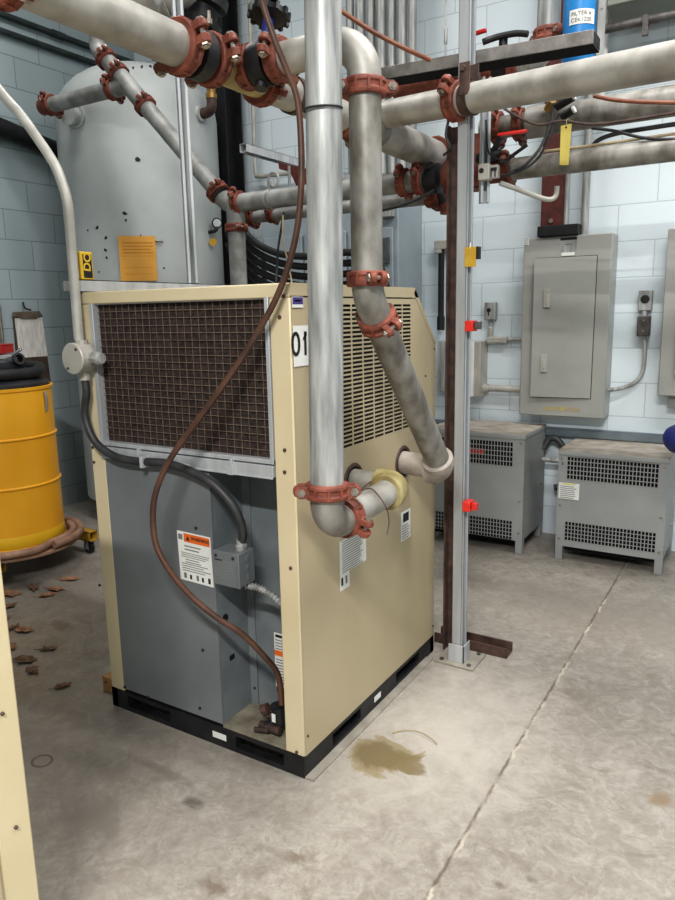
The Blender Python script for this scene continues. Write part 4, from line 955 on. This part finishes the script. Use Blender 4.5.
# ================================================================== TRANSFORMERS
def hole_panel(mb, x0, x1, z0, z1, y, grids, th=.002):
    """front sheet with cut rectangular holes: grids = (gx0, gx1, gz0, gz1, nx, nz)"""
    zcuts = [z0]
    for g in sorted(grids, key=lambda g: g[2]):
        mb.quad((x0,y,zcuts[-1]),(x1,y,zcuts[-1]),(x1,y,g[2]),(x0,y,g[2]))
        gx0,gx1,gz0,gz1,nx,nz = g
        mb.quad((x0,y,gz0),(gx0,y,gz0),(gx0,y,gz1),(x0,y,gz1)); mb.quad((gx1,y,gz0),(x1,y,gz0),(x1,y,gz1),(gx1,y,gz1))
        xs = [gx0]; zs = [gz0]; cw = (gx1-gx0)/nx; ch = (gz1-gz0)/nz
        for i in range(nx): xs += [gx0+i*cw+cw*.14, gx0+(i+1)*cw-cw*.14]
        for j in range(nz): zs += [gz0+j*ch+ch*.09, gz0+(j+1)*ch-ch*.09]
        xs.append(gx1); zs.append(gz1)
        vg = [[mb.bm.verts.new((x,y,z)) for z in zs] for x in xs]
        for i in range(len(xs)-1):
            for j in range(len(zs)-1):
                if i%2 and j%2: continue
                mb._f([vg[i][j],vg[i+1][j],vg[i+1][j+1],vg[i][j+1]],0)
        zcuts.append(gz1)
    mb.quad((x0,y,zcuts[-1]),(x1,y,zcuts[-1]),(x1,y,z1),(x0,y,z1))
def transformer(label, x0, x1, y0, y1, h, g_up, g_lo, sticker_at=None, red=False):
    T = thing('transformer', label, 'transformer', ((x0+x1)/2,(y0+y1)/2,0))
    lz = .085
    mb = MB(); hole_panel(mb, x0, x1, lz, h-.03, y0, [g_lo, g_up])
    o = mb.build('front_cover', GREYPAINT, T, sharp=60)
    for f in o.data.polygons: f.use_smooth = False
    o.data.update(); o.modifiers.new('sol','SOLIDIFY').thickness = .002
    MB().box(x0,x0+.004,y0+.003,y1,lz,h-.03).build('side_cover', GREYPAINT, T)
    rs = MB().box(x1-.004,x1,y0+.003,y1,lz,h-.03).build('side_cover', GREYPAINT, T)
    for z in (.2,.36,.52): screw(rs, (x1,y1-.08,z), (1,0,0), .008, BOLT)
    for z in (.14,.34,.5): screw(rs, (x1,y0+.03,z), (1,0,0), .005, BOLT)
    MB().box(x0,x1,y1-.004,y1,lz,h-.03).build('rear_cover', GREYPAINT, T)
    MB().box(x0-.004,x1+.004,y0-.006,y1+.004,h-.03,h-.004).build('lid', GREYPAINT, T, .004)
    MB().box(x0-.002,x1+.002,y0-.004,y1,h-.004,h).build('lid_top', DUSTTOP, T)
    MB().box(x0+.02,x1-.02,y0+.04,y0+.05,lz+.01,h-.05).build('vent_shade', DARKHOLE, T)  # dark sheet stands in for the shade behind the vent holes
    if red:
        gx0,gx1,gz0,gz1 = g_up[:4]; MB().box(gx0,gx0+(gx1-gx0)*.62,y0+.02,y0+.03,gz0+(gz1-gz0)*.36,gz0+(gz1-gz0)*.6).build('red_stripe', REDTAG, T)
    for (x,y) in ((x0,y0),(x1-.04,y0),(x0,y1-.05),(x1-.04,y1-.05)): MB().box(x,x+.04,y,y+.05,.001,lz).build('leg', GREYPAINT, T, .002)
    MB().box(x0+.03,x1-.03,y0+.045,y1-.03,.05,lz).build('underpan', DARKHOLE, T)
    for (x,z) in ((x0+.02,.13),(x1-.02,.13),(x0+.02,.33),(x1-.02,.33),(x0+.02,h-.05),(x1-.02,h-.05)): screw(T, (x,y0-.002,z), (0,-1,0), .006, BOLT)
    if sticker_at:
        sticker('rating_label', sticker_at, (.115,0,0), (0,0,-.095), (0,-1,0), [(.03,.1,.2,.8,3)]+lines(.2,.9,7), T, extra=[YTAG])
    return T
yT = 2.41
def gpx(xa, ya, xb, yb, nx, nz):
    a, b = at(xa,ya,Y=yT), at(xb,yb,Y=yT); return (min(a.x,b.x),max(a.x,b.x),min(a.z,b.z),max(a.z,b.z),nx,nz)
T = transformer('grey ventilated transformer at right, with white label and dusty top', .150,.728,yT,2.83,.655, gpx(567.5,456,658,488,26,5), gpx(565,521,655,553,26,5), at(559,482,Y=yT-.003))
p = V((.165,yT-.003,.58)); sticker('round_mark', p+V((0,0,.012)), (.02,0,0), (0,0,-.03), (0,-1,0), [(.2,.8,.2,.8,2)], T, bg=GREYPAINT)
gl1 = gpx(470,438,514,466,1,1); gl2 = gpx(470,514,513,539,1,1); hL = at(524,435,Y=2.38).z
transformer('grey ventilated transformer at left, partly hidden by the strut post', -.66,-.042,2.385,2.83,hL, (-.60,gl1[1],gl1[2],gl1[3],26,5), (-.60,gl2[1],gl2[2],gl2[3],26,5), None, True)
# conduit between transformers
cable('grey conduit joining the two transformers near the wall', [V((-.03,2.74,.52)), V((.06,2.74,.52)), V((.151,2.74,.52))], .016, GALV, 'conduit', cat='conduit')
cable('dark flexible whip arching behind the gap between transformers', [V((-.04,2.78,.58)), V((-.01,2.8,.64)), V((.04,2.8,.64)), V((.09,2.8,.57)), V((.11,2.8,.45)), V((.10,2.78,.36)), V((.04,2.76,.34))], .020, DARKPIPE, 'conduit', cat='conduit')
# blue thing at right edge
p = at(685,440,Y=2.3); T = thing('blue_canister', 'deep blue rounded canister cut off at the right edge', 'canister', p)
MB().lathe((p.x,2.3,p.z),(.75,-.66,0),[(.02,-.10),(.06,-.09),(.078,-.05),(.078,.03),(.06,.05),(.02,.055)],28).build('shell', BLUEDEEP, T)
MB().box(p.x-.005,p.x+.04,2.22,2.24,p.z-.012,p.z+.012).build('handle', WHITE, T, .003)
MB().tube([(p.x,2.32,p.z),(p.x+.10,2.34,p.z-.01),(p.x+.16,2.35,p.z-.06),(p.x+.16,2.35,.012)],.018,12,5).build('stand', DARKSTEEL, T)
MB().lathe((p.x+.16,2.35,.001),(0,0,1),[(.08,0),(.08,.010),(.02,.016)],24).build('stand_base', DARKSTEEL, T)

# ================================================================== SWITCHGEAR + CONDUITS (back left)
sx1, sy0 = -.925, 2.52; sx0 = -2.0; sz = 2.27
T = thing('switchgear_cabinet', 'tall blue grey switchgear cabinet on the back wall behind the dryer', 'electrical cabinet', ((sx0+sx1)/2,2.7,0))
MB().box(sx0,sx1,sy0,YB-.003,.001,sz).build('enclosure', SWG, T, .006)
for i in range(3):
    xx0 = sx0+.03+i*(sx1-sx0-.04)/3; xx1 = xx0+(sx1-sx0-.04)/3-.02
    d = MB().box(xx0,xx1,sy0-.02,sy0-.001,.1,sz-.3).build('door', SWG, T, .004)
    MB().box(xx1-.05,xx1-.025,sy0-.035,sy0-.02,1.1,1.3).build('handle', DARKSTEEL, d, .004)
p = at(395,213,Y=sy0-.03); MB().box(p.x-.13,sx1-.02,sy0-.05,sy0-.001,p.z-.02,p.z+.04).build('top_rail', GALV, T, .003)
MB().box(sx1-.14,sx1-.05,sy0-.035,sy0-.02,sz-.52,sz-.36).build('hinge_bracket', STRUT_IN, T, .002)
lbx = ['leftmost of the bank','second from left in the bank','third from left in the bank','middle one of the bank','third from right in the bank','second from right in the bank','rightmost of the bank']
for i in range(7):
    px = 350+i*10.4; x = at(px,20,Y=2.7).x
    T = thing('riser_conduit', 'vertical galvanized conduit above the switchgear, %s' % lbx[i], 'conduit', (x,2.7,sz), 'bank of vertical conduits above the switchgear')
    rr = .033 if i % 2 else .027
    MB().cyl((x,2.7,sz+.04),(x,2.7,4.4),rr,n=16).build('conduit', GALV, T)
    MB().lathe((x,2.7,sz),(0,0,1),[(rr+.016,0),(rr+.016,.02),(rr+.008,.03),(rr+.008,.06),(rr,.065)],16).build('connector', GALV_D, T)
# dark column right of the tank
xc0 = at(226,150,Y=2.7).x
mb = MB().box(xc0-.075,xc0+.075,2.62,2.632,.001,4.5).box(xc0-.075,xc0+.075,2.80,2.812,.001,4.5).box(xc0-.006,xc0+.006,2.632,2.80,.001,4.5)
tag(mb.build('steel_column', BLACK, None), 'black steel column standing right of the tank', 'column')
# small conduit on the wall + strut with red bracket
xq = at(254,120,Y=2.8).x
cable('thin white conduit dropping behind the header then turning right', [V((xq,2.8,4.0)), V((xq,2.8,3.2)), at(255,165,Y=2.8), at(259,176,Y=2.8), at(272,175,Y=2.8), at(300,172,Y=2.8)], .016, CREAMPIPE, 'conduit', cat='conduit')
sn = at(243,148,d=3.64); 
tag(strut(MB(), sn, (sn.x,2.5,sn.z), .043, (0,0,-1)).build('support_strut', STRUT), 'horizontal strut arm ending above the header beside the tank', 'strut')
rb0 = at(279,166,Y=1.62); T = thing('red_bracket', 'maroon angle bracket hanging below the strut arm', 'bracket', rb0)
MB().prism([at(278,162,Y=1.62), at(303,168,Y=1.62), at(303,186,Y=1.62), at(296,186,Y=1.62), at(290,172,Y=1.62), at(279,169,Y=1.62)], (0,.05,0)).build('bracket', MAROON, T, .002)
MB().cyl(at(289,166,Y=1.60), V((at(289,166,Y=1.60).x,1.60,ZH+.03)), .008, n=10).build('rod', GALV, T)
# black cable bundle behind the dryer
for i in range(6):
    dyy = i*.03; z_ = 1.86-i*.055
    pts = [V((-1.62-.03*i,1.72+dyy,z_+.30)), V((-1.52-.02*i,1.73+dyy,z_+.06)), V((-1.34,1.75+dyy,z_-.06)), V((-1.10,1.78+dyy,z_-.10)), V((-.86,1.81+dyy,z_-.09)), V((-.70,1.84+dyy,z_-.16)), V((-.64,1.87+dyy,z_-.5)), V((-.64,1.88+dyy,1.0))]
    cable('black hose drooping in the bundle behind the dryer top', pts, .020, RUBBER, 'hose', 'drooping black hoses behind the dryer', 'hose')
for i in range(3):
    x = at(246+i*9,255,Y=1.95).x
    tag(MB().box(x-.008,x+.008,1.93,1.96,1.0,1.80).build('cable_rack', BLACK), 'black upright of the rack behind the dryer top, %s' % ['nearest the tank','in the middle','nearest the hose'][i], 'rack')
tag(MB().box(-1.95,-1.22,2.05,2.45,.001,1.62).box(-1.93,-1.24,2.04,2.05,1.2,1.58).build('compressor_box', mat('black_equipment',(40,42,46),(26,28,31),.5,scale=6), None, .004), 'dark equipment cabinet behind the dryer below the hoses', 'cabinet')
cable('thin dark cord hanging down left of the brown hose', [at(284,212,Y=1.3), at(281,230,Y=1.3), at(278,250,Y=1.3), at(277,268,Y=1.3), at(276,283,Y=1.25)], .006, RUBBER)
cable('thin white cord hanging behind the brown hose', [at(283,215,Y=1.2), at(283,240,Y=1.2), at(288,262,Y=1.2), at(292,284,Y=1.15)], .004, TANCABLE)

# black actuator and grey valve at top, above main
p = at(205,8,Y=.9); T = thing('valve_actuator', 'black valve actuator with bolts above the overhead main, top left', 'valve', p)
MB().lathe(p,(.3,.2,1),[(.04,-.09),(.085,-.08),(.09,-.055),(.06,-.05),(.06,.0),(.09,.01),(.09,.05),(.05,.06)],24).build('actuator_body', BLACK, T)
for k in (-1,1):
    MB().lathe(p+V((.07*k,-.06,-.095)),(0,0,1),[(.013,0),(.013,.02),(.008,.022),(.008,.05)],6).build('bolt', BOLT, T)
MB().cyl(p+V((0,0,-.02)),p+V((0,.0,-.2)),.035).build('neck', BLACK, T)
p = at(160,5,Y=.75); T = thing('grey_valve', 'pale grey pipe stub with clamp behind the overhead main, top left', 'pipe', p)
MB().cyl(p+V((-.16,.0,.02)),p+V((.10,.12,.06)),.055).build('stub', PIPE_W, T)
MB().lathe(p+V((-.03,.05,.04)),(.26,.12,.04),[(.056,-.02),(.07,-.02),(.07,.02),(.056,.02)],24,caps=False).build('clamp', GALV, T)

# ================================================================== TANK
tc_ = at(150,300,d=5.2); tx, ty_ = tc_.x, tc_.y; tr = .545
prof = [(tr*.85,0),(tr*.85,.1),(tr,.16)]; zs_ = 2.78
prof += [(tr,zs_)]
for i in range(1,10):
    a = PI/2*i/9; prof.append((tr*math.cos(a)+1e-4, zs_+.36*math.sin(a)))
T = thing('receiver_tank', 'big pale grey air receiver tank in the far left corner', 'tank', (tx,ty_,0))
MB().lathe((tx,ty_,.001),(0,0,1),prof,64).build('shell', TANK, T, sharp=50)
def tank_pt(px, py, k=0.):
    v = at(px,py,d=1.)-CAM; ox, oy = CAM.x-tx, CAM.y-ty_
    A = v.x**2+v.y**2; B = 2*(ox*v.x+oy*v.y); C_ = ox*ox+oy*oy-(tr+k)**2
    t = (-B-math.sqrt(max(0,B*B-4*A*C_)))/(2*A); return CAM+v*t
def tank_n(p): n = V((p.x-tx,p.y-ty_,0)); return n.normalized()
p = tank_pt(77,117); n = tank_n(p); MB().lathe(p,n,[(.07,-.02),(.07,.01),(.05,.012),(.05,.05),(.065,.052),(.065,.075),(.03,.08)],24).build('flange_nozzle', TANK, T)
p = tank_pt(200,114); n = tank_n(p)
MB().lathe(p,n,[(.05,-.02),(.05,.02),(.035,.022)],20).build('nozzle_collar', TANK, T)
q = p+n*.10
nz = MB().elbow(q, n, (0,0,1), .05, .033, ext=.05).build('nozzle_elbow', BROWNSTEEL, T)
MB().lathe(q+V((0,0,.08)),(0,0,1),[(.036,0),(.036,.03),(.028,.034),(.028,.06),(.034,.064),(.034,.1)],16).build('brass_adapter', BRASS, T)
# chips in the enamel
mb = MB()
for px,py,w_ in ((125,214,.02),(126,220,.012),(97,228,.02),(106,238,.015),(105,250,.02),(107,258,.012),(99,272,.01),(138,160,.02),(141,236,.01),(142,67,.012),(133,68,.01),(150,66,.012),(88,230,.01),(92,262,.008),(160,240,.006),(164,268,.008)):
    p = tank_pt(px,py); n = tank_n(p); t = V((-n.y,n.x,0)); 
    pts = [p+n*.001+(t*math.cos(a)*w_*random.uniform(.3,1)+V((0,0,1))*math.sin(a)*w_*random.uniform(.3,1.2)) for a in [2*PI*i/7 for i in range(7)]]
    MB().prism(pts, n*.0008).build('paint_chip', INK, T)
# orange paper on the tank
tl, tr_, bl_, br_ = tank_pt(118,236,.02), tank_pt(155,236,.02), tank_pt(121,281,.02), tank_pt(158,281,.02)
T = thing('orange_card', 'orange inspection card hung on the tank', 'card', bl_)
u_, v_ = (tr_-tl), (bl_-tl); nrm = V((u_.y,-u_.x,0)).normalized()
cc = sticker('card', tl, u_, v_, nrm, lines(.14,.36,4,.1,.95,3)+[(.44,.45,.05,.95,3),(.7,.71,.1,.9,3),(.84,.85,.1,.9,3)], T, bg=ORPAPER, extra=[mat('orange_print',(196,136,56),(190,130,50),.7)])
MB().cyl(tr_-nrm*.0+V((0,0,-.03)), tr_+u_.normalized()*.05+V((0,0,-.035)), .008, n=8).build('pin', BOLT, T)
# gauge
p = tank_pt(216,228); n = tank_n(p); T = thing('pressure_gauge', 'small pressure gauge with valve and yellow tag on the tank side', 'gauge', p)
g = at(217,223,d=(p-CAM).dot(_f)-.12); vw = (CAM-g).normalized()
MB().lathe(g,vw,[(.034,-.02),(.036,-.015),(.036,.006),(.030,.008)],24).build('gauge_case', BLACK, T)
MB().lathe(g,vw,[(.027,.007),(.027,.0095)],24).build('gauge_dial', DIAL, T)
MB().tube([g+V((0,0,-.03)), at(215,231,d=(p-CAM).dot(_f)-.12), at(208,232,d=(p-CAM).dot(_f)-.07), p],.012,10,4).build('valve_stem', BLACK, T)
q = at(213,242,d=(p-CAM).dot(_f)-.1); MB().lathe(q,vw,[(.026,0),(.026,.002)],18).build('tag_disc', GOLDTAG, T)
MB().tube([q+V((0,0,.02)), at(212,233,d=(p-CAM).dot(_f)-.1)],.002,6,1).build('tag_wire', BOLT, T)
# yellow case on strut
c0, c1 = at(78,254,X=-.93), at(92,278,X=-.93)
z0_, z1_ = z_s+.021, at(84,252,X=-.87).z
ya, yb = at(77.5,270,X=-.87).y, at(90,270,X=-.87).y
T = thing('yellow_case', 'small yellow and black case standing on the strut end above the dryer', 'case', (-.87,(ya+yb)/2,z0_))
MB().box(-.892,-.852,ya,yb,z0_,z1_).build('case_body', YCASE, T, .004)
MB().box(-.852,-.8512,ya+.010,yb-.006,z0_+.006,z1_-.010).build('black_face', INK, T)
text('case_text', 'DO', (-.8508,(ya+yb)/2+.002,(z0_+z1_)/2+.012), (0,.1,1), (0,-1,.1), .04, YCASE, T, .001)

# left wall items
T = thing('wall_conduit', 'upper dark conduit slanting along the left wall at top', 'conduit', (XL+.03,1.5,3.4))
zc1 = at(50,32,X=XL+.03).z; pipe(T, (XL+.03,-1.,zc1), (XL+.03,YB-.01,zc1), .02, DKGREEN); 
p = at(58,35,X=XL+.03); MB().cyl((XL+.03,p.y-.05,zc1),(XL+.03,p.y+.05,zc1),.026,n=14).build('coupling', DKGREEN, T)
T = thing('wall_conduit', 'lower dark conduit slanting along the left wall at top', 'conduit', (XL+.03,1.5,3.3))
zc2 = at(45,46,X=XL+.03).z; pipe(T, (XL+.03,-1.,zc2), (XL+.03,YB-.01,zc2), .02, DKGREEN)
MB().box(XL+.005,XL+.05,1.55,1.58,zc2-.03,zc2+.025).build('strap', DKGREEN, T)
a, b_ = at(0,127,X=XL+.08), at(60,152,X=XL+.08); dd = (b_-a)
T = thing('black_wall_pipe', 'thick black pipe along the left wall behind the tank', 'pipe', a)
pipe(T, a-dd*2, b_+dd*.6, .06, BLACK); MB().box(XL+.002,XL+.08,a.y-.05,a.y-.02,a.z-.1,a.z+.05).build('bracket', BLACK, T)
# clipboard
def LW(px, py, k=.02): return at(px,py,X=XL+k)
T = thing('clipboard', 'brown clipboard with log sheet hanging on the left wall above the drum', 'clipboard', LW(33,362))
q = [LW(13.5,316),LW(42,314),LW(51,384),LW(20,388)]
MB().prism(q,(-.012,0,0)).build('board', CLIPBROWN, T, .001)
q = [LW(14.5,318,.024),LW(42,317,.024),LW(48,356,.024),LW(19.5,358,.024)]; MB().prism(q,(-.002,0,0)).build('log_sheet', PAPER, T)
q = [LW(14,312,.04),LW(40,311,.04),LW(42,316,.04),LW(38,317,.04),LW(37,318.5,.04),LW(22,318.5,.04),LW(20,317,.04),LW(14,317,.04)]; MB().prism(q,(-.018,0,0)).build('clip', mat('worn_clip_metal',(150,134,118),(112,98,84),.4,.4), T, .002)
MB().tube([LW(23,302,.02),LW(25,308,.03),LW(31,310,.035)],.006,8,4).build('hook', BLACK, T)
q = [LW(0,308),LW(2.5,340)]; tag(MB().cyl(LW(-1,305,.03),LW(3,345,.03),.010,n=10).build('wall_rod', BOLT), 'thin metal rod on the left wall at the left photo edge', 'rod')

# ================================================================== DRUM ON DOLLY
dc = at(4,460,d=4.1); dx, dy = dc.x, dc.y; dR = .292; dz0 = .175; dh = .905
T = thing('steel_drum', 'bright yellow steel drum standing on a dolly at the left', 'drum', (dx,dy,dz0))
def rib(z): return [(dR,z-.009),(dR+.008,z-.003),(dR+.008,z+.003),(dR,z+.009)]
prof = [(dR-.01,0),(dR+.006,.004),(dR+.006,.016),(dR,.022)]+rib(.36)+rib(.63)+[(dR,dh-.02),(dR+.008,dh-.015),(dR+.010,dh),(dR-.005,dh+.002),(dR-.01,dh-.02),(.02,dh-.02)]
MB().lathe((dx,dy,dz0),(0,0,1),prof,64).build('drum_shell', YELLOW, T, sharp=40)
MB().lathe((dx,dy,dz0),(0,0,1),[(dR+.001,.024),(dR+.0015,.025),(dR+.0015,.09),(dR+.001,.091)],64,caps=False).build('lime_band', YELLOW2, T)
v_ = (CAM-V((dx,dy,CAM.z))); an = math.atan2(v_.y,v_.x)+.95
e = V((math.cos(an),math.sin(an),0)); MB().tube([V((dx,dy,dz0+dh-.03))+e*(dR+.006), V((dx,dy,dz0+dh-.06))+e*(dR+.012), V((dx,dy,dz0+dh-.1))+e*(dR+.012), V((dx,dy,dz0+dh-.14))+e*(dR+.006)],.008,8,4).build('rim_latch', GALV, T)
T = thing('drum_dolly', 'yellow tubular steel dolly with casters under the drum', 'dolly', (dx,dy,0))
mb = MB(); 
MB().lathe((dx,dy,.150),(0,0,1),[(.001,0),(dR+.075,0),(dR+.08,.004),(dR+.08,.018),(dR+.075,.022),(.001,.022)],56).build('dolly_deck', HOSEPINK, T)
xe_ = at(91,537,Z=.118).x
for yt in (at(98,537,Z=.118).y, at(3,568,Z=.118).y):
    h_ = .030; tb = MB(); xs0, xs1 = dx-.34, xe_
    for (ya_,yb_,za_,zb_) in ((yt-h_,yt+h_,.118-h_,.118-h_+.004),(yt-h_,yt+h_,.118+h_-.004,.118+h_),(yt-h_,yt-h_+.004,.118-h_,.118+h_),(yt+h_-.004,yt+h_,.118-h_,.118+h_)):
        tb.box(xs0,xs1,ya_,yb_,za_,zb_)
    ar = tb.build('frame_tube', DOLLYY, T)
    MB().box(xs1-.06,xs1-.055,yt-h_+.004,yt+h_-.004,.118-h_+.004,.118+h_-.004).build('tube_inside', DARKHOLE, ar)
    for wx in (xs1-.05, xs0+.05):
        MB().lathe((wx,yt-.014,.040),(0,1,0),[(.028,0),(.039,.004),(.039,.024),(.028,.028)],24).build('wheel', RUBBER, T)
        MB().box(wx-.02,wx+.02,yt-.024,yt+.024,.080,.088).box(wx-.016,wx+.016,yt-.024,yt-.020,.03,.082).box(wx-.016,wx+.016,yt+.020,yt+.024,.03,.082).build('caster_fork', GALV, T)
for wx in (xe_-.30,):
    MB().box(wx-.03,wx+.03,at(3,568,Z=.118).y,at(98,537,Z=.118).y,.10,.148).build('cross_tube', DOLLYY, T)
mb = MB(); pts = []
for i in range(30):
    a = 2*PI*i/24; k_ = .088 if i < 24 else .045; pts.append(V((dx+(dR+k_+.006*math.sin(i*.7))*math.cos(a), dy+(dR+k_)*math.sin(a), .196+.006*math.sin(a*1.0+1)-(.012 if i > 30 else 0))))
tag(mb.tube(pts,.021,12,2).build('vacuum_hose', HOSEPINK), 'dusty pink hose coiled around the foot of the yellow drum', 'hose')
# vacuum head on top of the drum
zt0 = dz0+dh
T = thing('drum_vacuum', 'charcoal drum vacuum head with thick hose on top of the yellow drum', 'vacuum', (dx,dy,zt0))
MB().lathe((dx,dy,zt0),(0,0,1),[(.001,-.015),(dR-.02,-.015),(dR-.012,.0),(dR-.012,.02),(dR-.05,.04),(.001,.045)],48).build('lid', DRKPLASTIC, T)
hx, hy = dx+.06, dy-.02
hd = MB().lathe((hx,hy,zt0+.03),(0,0,1),[(.15,0),(.15,.02),(.145,.03),(.15,.035),(.15,.07),(.145,.075),(.15,.085),(.15,.11),(.14,.125),(.001,.13)],40).build('motor_head', DRKPLASTIC, T)
MB().lathe((hx,hy,zt0+.16),(0,0,1),[(.14,0),(.14,.012),(.13,.018),(.001,.02)],36).build('motor_cap', GREYPAINT, T)
e1 = V((_r.x,_r.y,0)).normalized(); e2 = V((-e1.y,e1.x,0))
oC = V((dx,dy,zt0+.075))
pts = [oC-e1*.22+V((0,0,.0))-e2*.14, oC-e2*.24, oC+e1*.14-e2*.19, oC+e1*.235-e2*.02+V((0,0,.0)), oC+e1*.19+e2*.14+V((0,0,.02)), oC+e2*.2+V((0,0,.01))]
MB().tube(pts,.032,14,8).build('suction_hose', RUBBER, T)
pts = [oC-e1*.16-e2*.20+V((0,0,.05)), oC+e1*.05-e2*.17+V((0,0,.06)), oC+e1*.18-e2*.1+V((0,0,.075))]
MB().tube(pts,.026,14,8).build('suction_hose', DRKPLASTIC, T)
pe = pts[-1]; MB().lathe(pe,(e1*.6-e2*.5+V((0,0,.25))),[(.030,-.02),(.033,0),(.033,.03),(.022,.03),(.022,.0)],18,caps=False).build('hose_cuff', RUBBER, T)
MB().bar(pe+V((0,0,.02))-e1*.03, pe+V((0,0,.06))+e1*.03, .02, .014).build('chrome_latch', CHROME, T, .003)
tray = V((hx,hy,zt0+.185)); 
tag(MB().obox(tray+V((0,0,.022))-e1*.06, e1*.13, e2*.08, V((0,0,.022))).obox(tray+V((0,0,.047))-e1*.06, e1*.132, e2*.082, V((0,0,.004))).build('red_case', REDPLASTIC, None, .004), 'red plastic case lying on top of the drum vacuum', 'case')

# ================================================================== SECOND DRYER EDGE (left foreground)
ec_ = at(52,1000,Z=0); X2, Y2 = ec_.x, ec_.y
T = thing('second_dryer', 'edge of another beige dryer cabinet cut off at the left foreground', 'air dryer', (X2-.44,Y2-.5,0))
MB().box(X2-.88,X2,Y2-.997,Y2,0.001,FH).build('base_frame', FRAMEBLK, T)
MB().box(X2-.055,X2,Y2-.07,Y2,FH,H-.04).build('corner_post', BEIGE, T, .004)
MB().box(X2-.88,X2-.004,Y2-.997,Y2-.004,FH,H-.04).build('body', BEIGE_SHADED, T, .004)
MB().box(X2-.02,X2-.001,Y2-.99,Y2-.075,FH+.005,H-.045).build('side_panel', BEIGE_SHADED, T, .002)
MB().box(X2-.88,X2,Y2-.997,Y2,H-.04,H).build('top_panel', BEIGE, T, .004)
for z in (.45,.7,.95,1.3): screw(T, (X2+.0005,Y2-.035,z), (1,0,0), .004)

# ================================================================== FLOOR DEBRIS
def leaf(px, py, size, rot, mt, label):
    p = at(px,py,Z=0); mb = MB(); outline = []
    n = 15
    for i in range(n):
        a = 2*PI*i/n; r = size*1.2*(1.0 if i % 2 else .68)*random.uniform(.75,1.1)
        x, y = r*math.cos(a)*1.4, r*math.sin(a)*.75
        outline.append((x*math.cos(rot)-y*math.sin(rot), x*math.sin(rot)+y*math.cos(rot), .003+abs(y)*.18+.006*random.random()))
    c = mb.bm.verts.new((p.x,p.y,.003)); vs = [mb.bm.verts.new((p.x+x,p.y+y,z)) for x,y,z in outline]
    for i in range(n): mb._f([c,vs[i],vs[(i+1)%n]],0)
    e = (math.cos(rot),math.sin(rot)); mb.tube([(p.x,p.y,.005),(p.x-e[0]*size*1.2,p.y-e[1]*size*1.2,.006),(p.x-e[0]*size*2,p.y-e[1]*size*2,.008)],.0015,6,3)
    o = mb.build('dry_leaf', mt, None, recalc=False, sharp=20)
    tag(o, label, 'leaf', 'dry leaves on the floor')
for a in ((8,595,.055,.3,LEAF,'brown dry leaf largest by the left photo edge under the dolly'),
          (5,608,.04,1.2,LEAF2,'dark dry leaf at left photo edge just below the largest one'),
          (4,620,.035,2.2,LEAF,'brown dry leaf at left photo edge, lowest of three'),
          (47,596,.035,.9,LEAF,'curled dry leaf on the floor in front of the drum shadow'),
          (55,590,.04,.2,LEAF,'brown dry leaf lying against the curled one before the drum'),
          (70,580,.04,.5,LEAF,'flat dry leaf nearest the dolly caster'),
          (34,588,.04,2.6,LEAF2,'dark dry leaf at the edge of the drum shadow'),
          (24,631,.04,.1,LEAF,'brown dry leaf mid floor left of centre between two piles'),
          (14,628,.03,1.8,LEAF2,'small dark dry leaf touching the second pile'),
          (12,648,.03,2.4,LEAF,'pale brown dry leaf above the big torn leaf'),
          (25,661,.045,.4,LEAF2,'big torn dark leaf on the open floor at left'),
          (32,671,.032,2.9,LEAF2,'small crumpled leaf just below the big torn leaf'),
          (48,650,.03,.7,LEAF2,'thin twig like leaf right of the big torn leaf'),
          (63,687,.028,1.1,LEAF2,'lone grey brown leaf scrap nearest the dryer base')):
    leaf(*a)
pts = [at(392,733,Z=.004),at(405,730,Z=.006),at(420,732,Z=.012),at(432,739,Z=.008),at(437,744,Z=.004)]
tag(MB().tube(pts,.0018,8,6).build('wire_scrap', TANCABLE), 'thin curved wire scrap on the floor beside the damp stain', 'wire')

# ================================================================== LIGHT
def area(loc, size, sy, power, color=(1,.985,.96), tgt=None):
    l = bpy.data.lights.new('ceiling_lamp','AREA'); l.shape = 'RECTANGLE'; l.size = size; l.size_y = sy; l.energy = power; l.color = color
    o = bpy.data.objects.new('ceiling_lamp', l); COL.objects.link(o); o.location = loc
    d = (V(tgt)-V(loc)) if tgt else V((0,0,-1)); o.rotation_euler = d.to_track_quat('-Z','Y').to_euler()
area((1.5,.4,4.3), 2.4, .3, 72)
area((1.5,-3.0,3.6), 1.2, .12, 160)
area((1.2,1.9,4.3), 1.6, .25, 16)
area((-1.9,1.0,4.3), 1.4, .3, 20)
w = bpy.data.worlds.new('room_air'); sc.world = w; w.use_nodes = True
w.node_tree.nodes['Background'].inputs[0].default_value = (.8,.85,.9,1); w.node_tree.nodes['Background'].inputs[1].default_value = .2
sc.view_settings.view_transform = 'Standard'; sc.view_settings.look = 'Medium High Contrast'; sc.view_settings.exposure = .60
sc.cycles.use_denoising = True
sc.cycles.max_bounces = 6; sc.cycles.diffuse_bounces = 4
for o in list(COL.objects):
    if '_base' in o: del o['_base']
